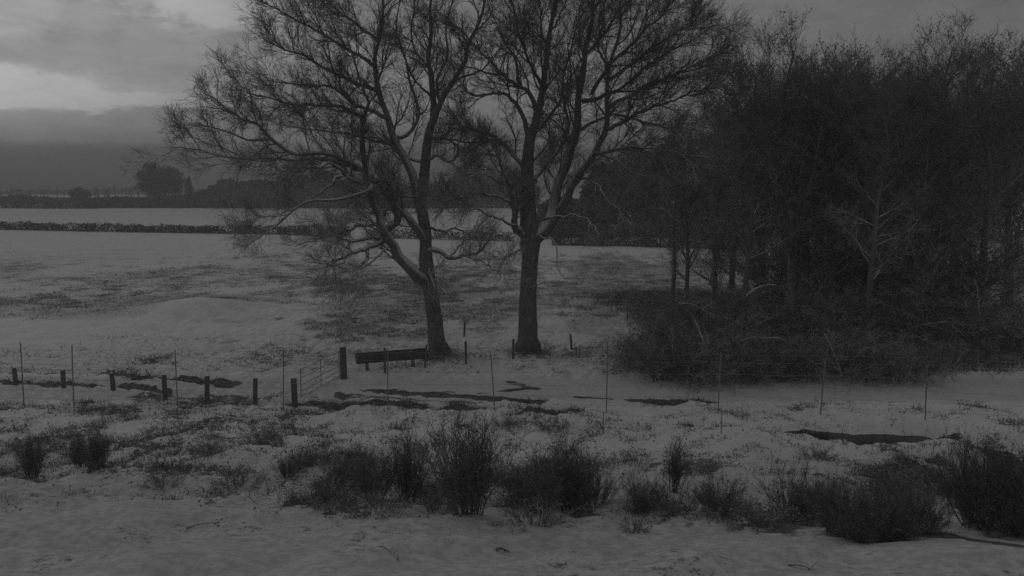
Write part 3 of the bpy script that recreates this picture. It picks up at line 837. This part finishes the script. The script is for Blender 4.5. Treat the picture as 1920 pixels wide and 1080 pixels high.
# stalks, tufts and leaves nobody could count
def scatter_tufts(name, n, region, blades, h0, h1, mat, seed, thr, spread=.12, lean=.45, wdt=.006):
    rs.seed(seed)
    x = region[0] + (region[1] - region[0]) * rs.rand(n); y = region[2] + (region[3] - region[2]) * rs.rand(n) ** region[4]
    c = cover_at(x, y)
    k = (vnoise(x * 1.7 + 5, y * 1.7) * .5 + rs.rand(n) * .5) < (c - thr) * 1.2
    x, y = x[k], y[k]; z = terrain(x, y)
    N = len(x) * blades
    bx = np.repeat(x, blades) + rs.randn(N) * spread; by = np.repeat(y, blades) + rs.randn(N) * spread
    bz = terrain(bx, by) - .02
    hh = (h0 + (h1 - h0) * rs.rand(N) ** 2)
    l = rs.randn(N, 2) * lean
    p0 = np.stack([bx, by, bz], -1)
    p1 = p0 + np.stack([l[:, 0] * hh * .4, l[:, 1] * hh * .4, hh * .6], -1)
    p2 = p0 + np.stack([l[:, 0] * hh * 1.1, l[:, 1] * hh * 1.1, hh * (1 - .3 * np.abs(l).sum(1)).clip(.25, 1)], -1)
    pts = np.stack([p0, p1, p2], 1)
    R = np.full((N, 3), wdt) * np.array([1, .8, .35]) * (.6 + .8 * rs.rand(N, 1))
    T = Tubes(); T.add(pts, R, 3)
    return tag(T.obj(name, M[mat], None, False), kind='stuff')


o = scatter_tufts('bank_weeds', 34000, (-19, 19, 16, 29.6, 1), 6, .04, .26, 'weed', 71, .2)
tag(o, 'dry weeds and grass poking through snow on the near bank', 'weeds')
o = scatter_tufts('field_grass', 60000, (-36, 26, 33, 95, 1.3), 5, .05, .28, 'weed', 72, .2, .2, wdt=.009)
tag(o, 'rough tufts of grass standing out of the snowy field', 'grass')
o = scatter_tufts('undergrowth', 9000, (5, 26, 33.5, 60, 1.4), 8, .15, .9, 'thicket', 73, .1, .25, .6, wdt=.008)
tag(o, 'twiggy undergrowth covering the floor of the wood', 'undergrowth')
o = scatter_tufts('bank_scrub', 22000, (-17, 19, 16.3, 22.5, 1), 7, .08, .5, 'weed', 75, .3, .16, .7, .0045)
tag(o, 'low dark scrub between the bushes of the near bank', 'scrub')
rs.seed(74)
N_ = 26000
x = -19 + 38 * rs.rand(N_); y = 14 + 16 * rs.rand(N_)
kk = rs.rand(N_) < (cover_at(x, y) - .2) * 1.1; x, y = x[kk], y[kk]
pp = np.stack([x, y, terrain(x, y) + .03], -1)[:, None]
V, q_ = leaf_quads(pp, len(x) * 4, .025, .08, .07)
tag(mesh_obj('leaf_litter', V, q_, M['dead_leaf'], None, False), 'dark dead bramble leaves scattered over the snowy near bank', 'leaves', kind='stuff')

# weed clumps that can be told apart
GE = 'weed clumps'
for i, (px, py, hh, wd, lab) in enumerate([
    (120, 850, .8, 1.1, 'low weed clump left of the lone upright shrub'),
    (300, 905, .45, 1.2, 'flat weed clump on the snow below the left wooden posts'),
    (385, 845, .45, 1.2, 'dark weed clump between the lone upright shrub and the faint thin one'),
    (495, 825, .5, 1.2, 'dark leafy clump under the gate end of the wooden posts'),
    (455, 905, .5, 1.3, 'flattened weed clump beside the bent stem on the snow'),
    (590, 868, .55, 1.3, 'ragged clump right of the faint thin shrub'),
    (620, 945, .55, 1.3, 'low dark weed clump in front of the leftmost middle shrub'),
    (700, 965, .5, 1.4, 'weed clump at the foot of the dark bushy shrub'),
    (830, 955, .5, 1.0, 'thin weed clump left of the brush shaped shrub'),
    (950, 800, .5, 1.0, 'small clump near the fence line in the middle of the bank'),
    (1035, 808, .5, 1.2, 'small leafy clump near the fence, right of the middle'),
    (1000, 985, .5, 1.4, 'dark trailing weeds in front of the wide spiky shrub'),
    (1190, 998, .35, .8, 'isolated little weed on the smooth snow right of centre'),
    (1280, 965, .6, 1.4, 'dark leafy weeds at the foot of the slim plume'),
    (1420, 985, .6, 1.3, 'weed clump left of the open shrub at lower right'),
    (1530, 860, .5, 1.0, 'clump of weeds on the snow left of the stream'),
    (838, 672, .7, 1.5, 'snowy weeds around the foot of the leaning oak'),
    (808, 676, .5, 1.2, 'small snowy weeds between the trough and the leaning oak'),
    (1003, 664, .7, 1.6, 'snowy weeds around the foot of the straight oak'),
    (975, 665, .5, 1.2, 'small weeds by the thin post left of the straight oak'),
    (1085, 668, .5, 1.5, 'low weeds under the thin fence post right of the straight oak'),
]):
    place(bE, fE, px, py, hh, i * 1.9, lab, GE, .7, wd, 'plant')


# ---------------------------------------------------------------- fences, gate, trough
def post_tube(parent, p, h, r, mat='post', sides=8, lean=(0, 0), name='post'):
    T = Tubes()
    b0 = np.array([p[0], p[1], p[2]])
    pts = np.array([b0 + [0, 0, -.3], b0 + [lean[0] * .4, lean[1] * .4, h * .4], b0 + [lean[0], lean[1], h - .01], b0 + [lean[0], lean[1], h + .012]])
    T.add(pts, np.array([r * 1.05, r, r * .97, r * .8]), sides, .08)
    # cap
    c = pts[-1]; i0 = T.n - sides
    T.V.append(c[None] + [[0, 0, .02]]); T.Q.append(np.array([[i0 + k, i0 + (k + 1) % sides, T.n, T.n] for k in range(sides)])[:, :3] if False else np.array([[i0 + k, i0 + (k + 1) % sides, i0 + (k + 1) % sides, T.n] for k in range(0)]).reshape(0, 4).astype(int))
    V = np.concatenate(T.V); Q = np.concatenate([q for q in T.Q if len(q)])
    tri = np.array([[i0 + k, i0 + (k + 1) % sides, T.n] for k in range(sides)])
    return mesh_obj(name, V, [Q, tri], M[mat], parent, False)


def wires(parent, tops, heights, r=.0035, sag=.03, name='wire'):
    T = Tubes()
    for hz_ in heights:
        for a, c in zip(tops[:-1], tops[1:]):
            a_ = np.array(a) + [0, 0, hz_]; c_ = np.array(c) + [0, 0, hz_]
            t = np.linspace(0, 1, 7)[:, None]
            pts = a_ * (1 - t) + c_ * t; pts[:, 2] -= sag * 4 * (t * (1 - t))[:, 0] * rs.rand()
            T.add(pts, np.full(7, r), 4)
    return T.obj(name, M['metal'], parent)


def ground_pt(px, py):
    p = G(px, py); return np.array([p[0], p[1], gz(p[0], p[1])])


rs.seed(81)
# tall thin fence along the foot of the bank
fr = thing('wire_fence', tuple(ground_pt(960, 772)), 'tall wire fence on thin stakes running along the foot of the near bank', 'fence')
o0 = np.array(fr.location)
pts = []
for px, top, bot in [(-50, 640, 760), (45, 643, 762), (138, 648, 762), (333, 657, 762), (531, 657, 765), (727, 655, 768), (928, 660, 770), (1137, 640, 774), (1346, 662, 775), (1538, 676, 778), (1735, 684, 788), (1925, 690, 796)]:
    p = ground_pt(px, bot); d = p[1]; zt = P(px, top, d)[2]
    off = p - o0
    post_tube(fr, off, zt - p[2], .021, 'stake', 6, (rs.randn() * .05, rs.randn() * .03))
    pts.append(off)
wires(fr, pts, (.25, .55, .9, 1.3, 1.7, 1.95), .0032)
# short second stakes beyond the fence on the right
for px, top, bot, lab in [(1352, 770, 812, 'thin stake in the snow just below the fence, right of centre'), (1131, 772, 812, 'thin low stake in the snow below the fence, in the middle')]:
    p = ground_pt(px, bot); s_o = thing('stake', tuple(p), lab, 'stake'); post_tube(s_o, (0, 0, 0), P(px, top, p[1])[2] - p[2], .014, 'stake', 6, name='shaft')

# wooden posts leading to the gate
fl_ = thing('post_fence', tuple(ground_pt(388, 757)), 'row of short thick wooden posts with sagging wire left of the gate', 'fence')
o0 = np.array(fl_.location); pts = []
for px, top, bot in [(30, 690, 722), (120, 694, 728), (213, 700, 732), (310, 703, 748), (388, 705, 757), (478, 709, 757), (553, 709, 764)]:
    p = ground_pt(px, bot); zt = P(px, top, p[1])[2]; off = p - o0
    post_tube(fl_, off, zt - p[2], .085 if px != 553 else .105, 'post', 10, (rs.randn() * .04, 0)); pts.append(off)
wires(fl_, pts, (.35, .65, .85), .004, .06)

# field gate, standing ajar between its posts
hp = ground_pt(645, 708); ht = P(645, 650, hp[1])[2]
gp = thing('gate_post', tuple(hp), 'thick wooden gate post left of the feed trough, hinge side of the metal gate', 'post')
post_tube(gp, (0, 0, 0), ht - hp[2], .135, 'post', 12, (-.02, 0), 'shaft')
a0 = ground_pt(564, 752); a1 = ground_pt(637, 709)
gt = thing('field_gate', tuple(a0), 'metal field gate of horizontal bars between thick wooden posts', 'gate')
vec = a1 - a0; L = np.linalg.norm(vec[:2]); dr = np.array([vec[0] / L, vec[1] / L, vec[2] / L])
for k, hh in enumerate((.14, .34, .56, .82, 1.12)):
    T = Tubes(); T.add(np.array([dr * .05, dr * L * .5, dr * (L - .05)]) + [0, 0, hh], np.full(3, .014), 8); T.obj('bar', M['metal'], gt)
for s_ in (.04, L * .5, L - .04):
    T = Tubes(); T.add(np.array([dr * s_ + [0, 0, .10], dr * s_ + [0, 0, .6], dr * s_ + [0, 0, 1.16]]), np.full(3, .017), 8); T.obj('upright', M['metal'], gt)
T = Tubes(); T.add(np.array([dr * .1 + [0, 0, .16], dr * L * .5 + [0, 0, .62], dr * (L - .1) + [0, 0, 1.1]]) + np.array([.03, 0, 0]), np.full(3, .010), 6); T.obj('brace', M['metal'], gt)

# feed trough: long sloping-sided trough on legs
t0 = ground_pt(678, 698); t1 = ground_pt(792, 688)
mid = (t0 + t1) / 2; mid[2] = min(t0[2], t1[2])
tro = thing('feed_trough', tuple(mid), 'long dark feed trough on short legs beside the leaning oak', 'trough')
vec = (t1 - t0)[:2]; L = float(np.hypot(*vec)) * 1.14; ang = math.atan2(vec[1], vec[0]); tro.rotation_euler = (0, 0, ang)
prof_o = [(-.25, .72), (-.16, .38), (.16, .38), (.25, .72)]; prof_i = [(.225, .72), (.14, .41), (-.14, .41), (-.225, .72)]
prof = prof_o + prof_i
V = []; n = len(prof)
for xx in (-L / 2, L / 2):
    for (yy, zz) in prof: V.append((xx, yy * (1.0), zz))
Q = [[k, (k + 1) % n, n + (k + 1) % n, n + k] for k in range(n)]
mesh_obj('basin', V, [np.array(Q)], M['trough'], tro, False)
for sx_ in (-1, 1):
    T = Tubes(); x0 = sx_ * (L / 2 + .012)
    Vv = [(x0 - .01, a, b_) for a, b_ in prof_o] + [(x0 + .01, a, b_) for a, b_ in prof_o]
    mesh_obj('end_panel', Vv, [np.array([[0, 1, 2, 3], [7, 6, 5, 4], [0, 4, 5, 1], [1, 5, 6, 2], [2, 6, 7, 3], [3, 7, 4, 0]])], M['trough'], tro, False)
T = Tubes(); T.box((0, .245, .735), (L / 2, .03, .015)); T.box((0, -.245, .735), (L / 2, .03, .015)); T.obj('rim', M['trough'], tro, False)
T = Tubes(); T.box((0, 0, .45), (L / 2 - .02, .145, .05)); T.obj('snow', M['stone'], tro, False)
for xx in (-L * .36, L * .30):
    for yy in (-.15, .15):
        T = Tubes(); T.box((xx, yy, .14), (.025, .025, .25)); T.obj('leg', M['trough'], tro, False)
    T = Tubes(); T.box((xx, 0, .16), (.02, .12, .02)); T.obj('crossbar', M['trough'], tro, False)

# thin posts behind and beside the trough, with wire
ff = thing('pasture_fence', tuple(ground_pt(873, 682)), 'low wire fence on thin wooden posts running past the two oaks', 'fence')
o0 = np.array(ff.location); pts = []
for px, top, bot, r in [(722, 652, 700, .05), (796, 646, 690, .04), (874, 640, 681, .05), (962, 636, 672, .055), (1072, 627, 656, .05), (1180, 630, 652, .045)]:
    p = ground_pt(px, bot); zt = P(px, top, p[1])[2]; off = p - o0
    post_tube(ff, off, zt - p[2], r, 'post', 8, (rs.randn() * .05, 0)); pts.append(off)
wires(ff, pts, (.3, .6, .85), .0035, .05)
p = ground_pt(870, 630); s_o = thing('field_stake', tuple(p), 'tiny crooked stake out in the field behind the gap between the oaks', 'stake')
post_tube(s_o, (0, 0, 0), .75, .05, 'post', 7, (.06, 0), 'shaft')

# young trees
yt = shrub('sapling', 91, 1.9, .1, 1, 'twig', 0, cone=(0, 6), curl=.02, twigs=(16, 5, 2), rad=.03, wob=.05, cat='sapling'); fY = [False]
GY = 'saplings'
for px, py, hh, lab in [(1140, 668, 1.1, 'snowy spiky sapling by the fence stake left of the thicket'), (1176, 600, 2.6, 'thin bare sapling in the field left of the wood'),
                        (1345, 592, 3.3, 'thin bare sapling inside the left gap of the wood'), (640, 640, 1.5, 'faint thin sapling behind the thick gate post')]:
    place(yt, fY, px, py, hh, px * .1, lab, GY, 1.95, 1, 'sapling')

# bare stems in the thicket
def bough(name, pl, d0, d1, r0, r1, lab, mat='limb', k=7):
    rs.seed(int(pl[0][0]))
    dd = np.linspace(d0, d1, len(pl)); pts = resample([P(x, y, e) for (x, y), e in zip(pl, dd)], 16)
    root = thing(name, tuple(pts[0]), lab, 'branch'); pts = pts - pts[0]
    rad = np.linspace(r0, r1, 16); T = Tubes(); T.add(pts, rad, 7, .15)
    a, b_ = grow(pts[None], rad[None], k, .9, .1, 1, .3, (30, 70), .1, 0, .2, 6, .5, .02, .007); T.add(a, b_, 4)
    a, b_ = grow(a, b_, 4, .35, .1, 1, .3, (30, 60), .1, 0, .2, 4, .6, .01, .005); T.add(a, b_, 3); T.obj('stem', M[mat], root)


bough('leaning_stem', [(1352, 722), (1335, 680), (1315, 630), (1303, 600)], 32.6, 33.8, .05, .02, 'pale leaning stem at the front of the thicket, by the fence stake', 'snow_limb')
bough('arching_bough', [(1480, 650), (1462, 634), (1440, 634), (1415, 632), (1392, 638)], 34.5, 33.2, .05, .015, 'snow covered arching bough in the middle of the thicket', 'snow_limb')
bough('bent_stem', [(1578, 706), (1570, 680), (1558, 650), (1545, 625)], 33.0, 34, .05, .02, 'pale bent stem in the right half of the thicket', 'snow_limb')
bough('fallen_bough', [(1574, 694), (1550, 686), (1525, 680), (1500, 665), (1480, 655)], 33.1, 32.9, .045, .012, 'snowy fallen bough joining the bent stem, right half of the thicket', 'snow_limb')
bough('snowy_branch', [(1430, 670), (1452, 672), (1470, 660), (1500, 655)], 33.0, 33.6, .035, .012, 'short snowy branch low in the middle of the thicket', 'snow_limb')
bough('long_snowy_branch', [(1270, 568), (1300, 572), (1330, 588), (1370, 598)], 36.0, 37.5, .035, .012, 'long thin snowy branch above the left part of the thicket', 'snow_limb')
bough('curved_bough', [(1398, 555), (1425, 538), (1455, 535), (1470, 545)], 40, 41.0, .07, .02, 'curved snow topped bough beside the slim clear trunk', 'snow_limb')

# fallen twigs on the smooth snow
def twig(px0, py0, px1, py1, r, lab):
    a = ground_pt(px0, py0); c = ground_pt(px1, py1); m_ = (a + c) / 2
    pts = resample([a * 1.0, a * .7 + c * .3 + [0, 0, .04], a * .35 + c * .65 + [0, 0, .03], c], 9)
    for k in range(9): pts[k, 2] = max(pts[k, 2], gz(pts[k, 0], pts[k, 1]) + r)
    o = thing('fallen_twig', tuple(a), lab, 'twig'); T = Tubes(); T.add(pts - a, np.linspace(r, r * .4, 9), 6); T.obj('stem', M['weed'], o)
    p_, r_ = grow((pts - a)[None], np.full((1, 9), r), 3, .2, .3, 1, .2, (30, 60), .1, 0, .2, 4, .5, .01, .004); T2 = Tubes(); T2.add(p_, r_, 4); T2.obj('side_twigs', M['weed'], o)


twig(712, 1025, 748, 1053, .011, 'dark crooked twig lying on the smooth snow near the bottom, left of centre')
twig(350, 992, 410, 980, .010, 'thin twig lying on the smooth snow at lower left')
twig(400, 914, 478, 944, .012, 'long bent stem lying beside the flattened weed clump at left')
twig(1478, 1062, 1532, 1072, .014, 'dark twig with dead leaves on the snow at the bottom right')
twig(930, 1032, 955, 1036, .022, 'short dark stick half buried in the snow at bottom centre')

# concrete slab over the stream, snow on top
sp_ = G(1752, 858)
o = thing('culvert_slab', (float(sp_[0]), float(sp_[1]), gz(sp_[0], sp_[1]) - .05), 'snow covered concrete slab beside the dark stream at right', 'slab', rz=.1)
zz = -7.42 - float(o.location[2])
T = Tubes(); T.box((0, 0, zz - .15), (.52, .50, .17)); T.obj('slab', M['stone'], o, False)
T = Tubes(); T.box((0, 0, zz + .055), (.50, .48, .033)); T.obj('snow_cap', M['stone'], o, True)
T = Tubes(); T.box((0, .1, zz - .5), (.40, .2, .2)); T.obj('footing', M['stone'], o, False)


# ---------------------------------------------------------------- far hedges, trees and woodland
def leaf_mass(N, fn, s0, s1, seed, mat, name, parent):
    rs.seed(seed); c = fn(N); N = len(c)
    a = nrm(rs.randn(N, 3)); b_ = nrm(np.cross(a, rs.randn(N, 3))); L = (s0 + (s1 - s0) * rs.rand(N))[:, None]
    V = np.stack([c - a * L * .5, c + b_ * L * .35, c + a * L * .5, c - b_ * L * .35], 1).reshape(-1, 3)
    return mesh_obj(name, V, np.arange(N * 4).reshape(N, 4), M[mat], parent, False)


def hedge(px0, py0, px1, py1, hgt, wid, N, lab, seed, name='hedge', leaf=(.1, .32), gaps=()):
    a = G(px0, py0); c = G(px1, py1); L = np.hypot(*(c - a)[:2]); m_ = (a + c) / 2
    ang = math.atan2(c[1] - a[1], c[0] - a[0])
    o = thing(name, (m_[0], m_[1], gz(m_[0], m_[1])), lab, 'hedge', rz=ang)
    def fn(N):
        x = (rs.rand(N) - .5) * L; h_ = hgt * (.78 + .35 * vnoise(x * .25 + seed, x * 0) + .35 * (vnoise(x * 1.1 + seed, x * 0) - .5))
        y = (rs.rand(N) - .5) * wid; z = rs.rand(N) * h_ * (1 - .35 * (np.abs(y) / wid * 2) ** 2)
        k = rs.rand(N) < .25 + 1.0 * vnoise(x * .9 + seed, z * 2)
        return np.stack([x, y, z], -1)[k]
    leaf_mass(N, fn, leaf[0], leaf[1], seed, 'far', 'foliage', o)
    # stems inside
    n_ = int(L / 1.2); xs = (rs.rand(n_) - .5) * L; T = Tubes()
    pts = np.stack([np.stack([xs, rs.randn(n_) * .2, np.zeros(n_) - .1], -1), np.stack([xs + rs.randn(n_) * .3, rs.randn(n_) * .3, np.full(n_, hgt * .8)], -1)], 1)
    T.add(pts, np.full((n_, 2), .06), 4); T.obj('stems', M['wood_trunk'], o)
    return o


hedge(-60, 430, 303, 436, 1.35, 1.6, 13000, 'long trimmed hedge across the snowy field at the left', 101)
hedge(304, 436, 538, 439.5, 1.3, 1.6, 8000, 'hedge section left of the gap, in line with the long trimmed hedge', 102)
hedge(540, 440, 652, 443, 1.45, 1.8, 4500, 'dark hedge section behind the low twigs of the leaning oak', 103)
hedge(690, 446, 960, 452, 1.3, 1.8, 5000, 'hedge section seen between the two oaks', 104)
hedge(1035, 459, 1180, 461, 2.6, 2.5, 8000, 'dark hedge at the field edge right of the straight oak', 105)
hedge(1180, 461, 1420, 468, 4.2, 3.0, 16000, 'tall overgrown hedge at the field edge before the wood', 106)
hedge(-200, 390, 180, 391, 2.2, 3, 5000, 'hedge along the far edge of the snowy field at far left', 107, leaf=(.3, .9))


def far_wood(name, px0, px1, d, row_fn, depth, N, seed, lab, s=(.5, 1.6), cat='woodland'):
    """woodland belt as one mass of branches and foliage"""
    x0 = (px0 - 960) / F * d; x1 = (px1 - 960) / F * d
    o = thing(name, ((x0 + x1) / 2, d, GZ), lab, cat); o['kind'] = 'stuff'
    def fn(N):
        x = x0 + (x1 - x0) * rs.rand(N); px = 960 + x / d * F
        top = (345 - np.interp(px, row_fn[0], row_fn[1])) / F * d - GZ
        top = top * (.68 + .5 * vnoise(x * .13 + seed, x * 0) + .34 * (vnoise(x * .7 + seed, x * 0 + 3) - .5))
        z = rs.rand(N) ** .75 * top; y = (rs.rand(N) - .5) * depth * (1 - .4 * (z / np.maximum(top, .1)) ** 2)
        return np.stack([x - (x0 + x1) / 2, y, z], -1)
    m_ = leaf_mass(N, fn, s[0], s[1], seed, 'far', 'foliage', o); m_['kind'] = 'stuff'
    n_ = int((x1 - x0) / 2.5); xs = (rs.rand(n_) - .5) * (x1 - x0); hh = 5 + 2 * rs.rand(n_)
    T = Tubes(); ys = rs.randn(n_) * depth * .2
    pts = np.stack([np.stack([xs, ys, np.zeros(n_) - .2], -1), np.stack([xs + rs.randn(n_) * .6, ys, hh], -1)], 1)
    T.add(pts, np.repeat(np.array([[.22, .08]]), n_, 0), 5); t_ = T.obj('trunks', M['wood_trunk'], o); t_['kind'] = 'stuff'
    return o


far_wood('woodland', 170, 1010, 285, ([170, 250, 360, 420, 480, 560, 650, 720, 800, 860, 900, 1010], [374, 372, 366, 346, 340, 332, 334, 340, 342, 330, 320, 330]), 22, 60000, 111,
         'dark belt of woodland across the far side of the snowy fields')
far_wood('scrub', -300, 250, 330, ([-300, 117, 200, 250], [368, 368, 372, 366]), 12, 12000, 112, 'low scrub along the far field edge at the left', s=(.4, 1.2), cat='scrub')
far_wood('distant_scrub', -900, 420, 640, ([-900, 117, 250, 420], [360, 356, 352, 350]), 14, 11000, 113, 'distant line of scrub between the farthest snowy fields', s=(.8, 2.2), cat='scrub')
far_wood('distant_woodland', -2500, 1900, 1500, ([-2500, -500, 117, 600, 1900], [340, 342, 343.5, 341, 335]), 50, 15000, 114, 'faint woodland on the horizon', s=(3, 7))
far_wood('woodland_behind_wood', 1010, 1960, 130, ([1010, 1090, 1110, 1160, 1230, 1330, 1600, 1960], [385, 370, 335, 315, 285, 240, 220, 220]), 16, 70000, 115, 'dark trees massed behind the wood on the right', s=(.25, .8))


def far_tree(name, px, base_row, top_row, wpx, N, seed, lab, shape='round', d=None, s=(.35, 1.1), mat='far'):
    g_ = G(px, base_row); d = g_[1]; H = (345 - top_row) / F * d - GZ; W = wpx / F * d
    o = thing(name, (g_[0], d, gz(g_[0], d)), lab, 'tree')
    T = Tubes(); T.add(np.array([[0, 0, -.3], [.1, 0, H * .3], [0, .1, H * .7]]), np.array([.4, .3, .1]) * H / 14, 8); T.obj('trunk', M['wood_trunk'], o)
    rs.seed(seed); K = 34
    v = nrm(rs.randn(K, 3)); r_ = rs.rand(K, 1) ** .4
    cc = v * r_ * [W * .38, W * .38, H * .36] + [0, 0, H * .56]
    if shape == 'cone': cc[:, :2] *= np.clip(1.5 * (1 - cc[:, 2:3] / H), .1, 1)
    def fn(N):
        k = rs.randint(0, K, N); return (cc[k] + rs.randn(N, 3) * [W * .065, W * .065, H * .055]).clip([-99, -99, .2], [99, 99, H * 1.02])
    leaf_mass(N, fn, s[0], s[1], seed + 1, mat, 'crown', o)


far_tree('round_tree', 302, 386, 305, 92, 11000, 121, 'big round dark tree rising above the far field edge at left')
far_tree('small_conifer', 356, 386, 333, 22, 2500, 122, 'small pointed tree right of the big round tree', 'cone')
far_tree('small_conifer', 434, 387, 328, 16, 1500, 123, 'little pointed tree standing above the left end of the woodland', 'cone')
far_tree('small_conifer', 828, 396, 322, 16, 1800, 124, 'pointed tree above the woodland, seen between the two oaks', 'cone')
far_tree('field_tree', 152, 386, 352, 40, 2500, 125, 'low spreading tree at the far field edge, far left')
far_tree('bushy_tree', 1120, 455, 325, 75, 9000, 126, 'bushy dark tree behind the hedge right of the straight oak', s=(.2, .6))
far_tree('bushy_tree', 1205, 455, 285, 95, 12000, 127, 'larger bushy tree behind the hedge, near the left end of the wood', s=(.2, .6))
far_tree('bushy_tree', 880, 396, 312, 60, 5000, 128, 'wide grey tree above the woodland left of the straight oak')

# ---------------------------------------------------------------- haze
m = bpy.data.materials.new('haze_air'); m.use_nodes = True
t_ = m.node_tree; t_.nodes.clear(); hz = NG(t_)
pv = hz.n('ShaderNodeVolumePrincipled'); pv.inputs['Color'].default_value = grey(.95); pv.inputs['Density'].default_value = .0019
ou = hz.n('ShaderNodeOutputMaterial'); t_.links.new(pv.outputs[0], ou.inputs['Volume'])
T = Tubes(); T.box((0, 2200, 10), (2700, 2500, 19.5)); ho = T.obj('haze', m, None, False)
tag(ho, 'thin winter haze over the fields', 'haze', kind='stuff')
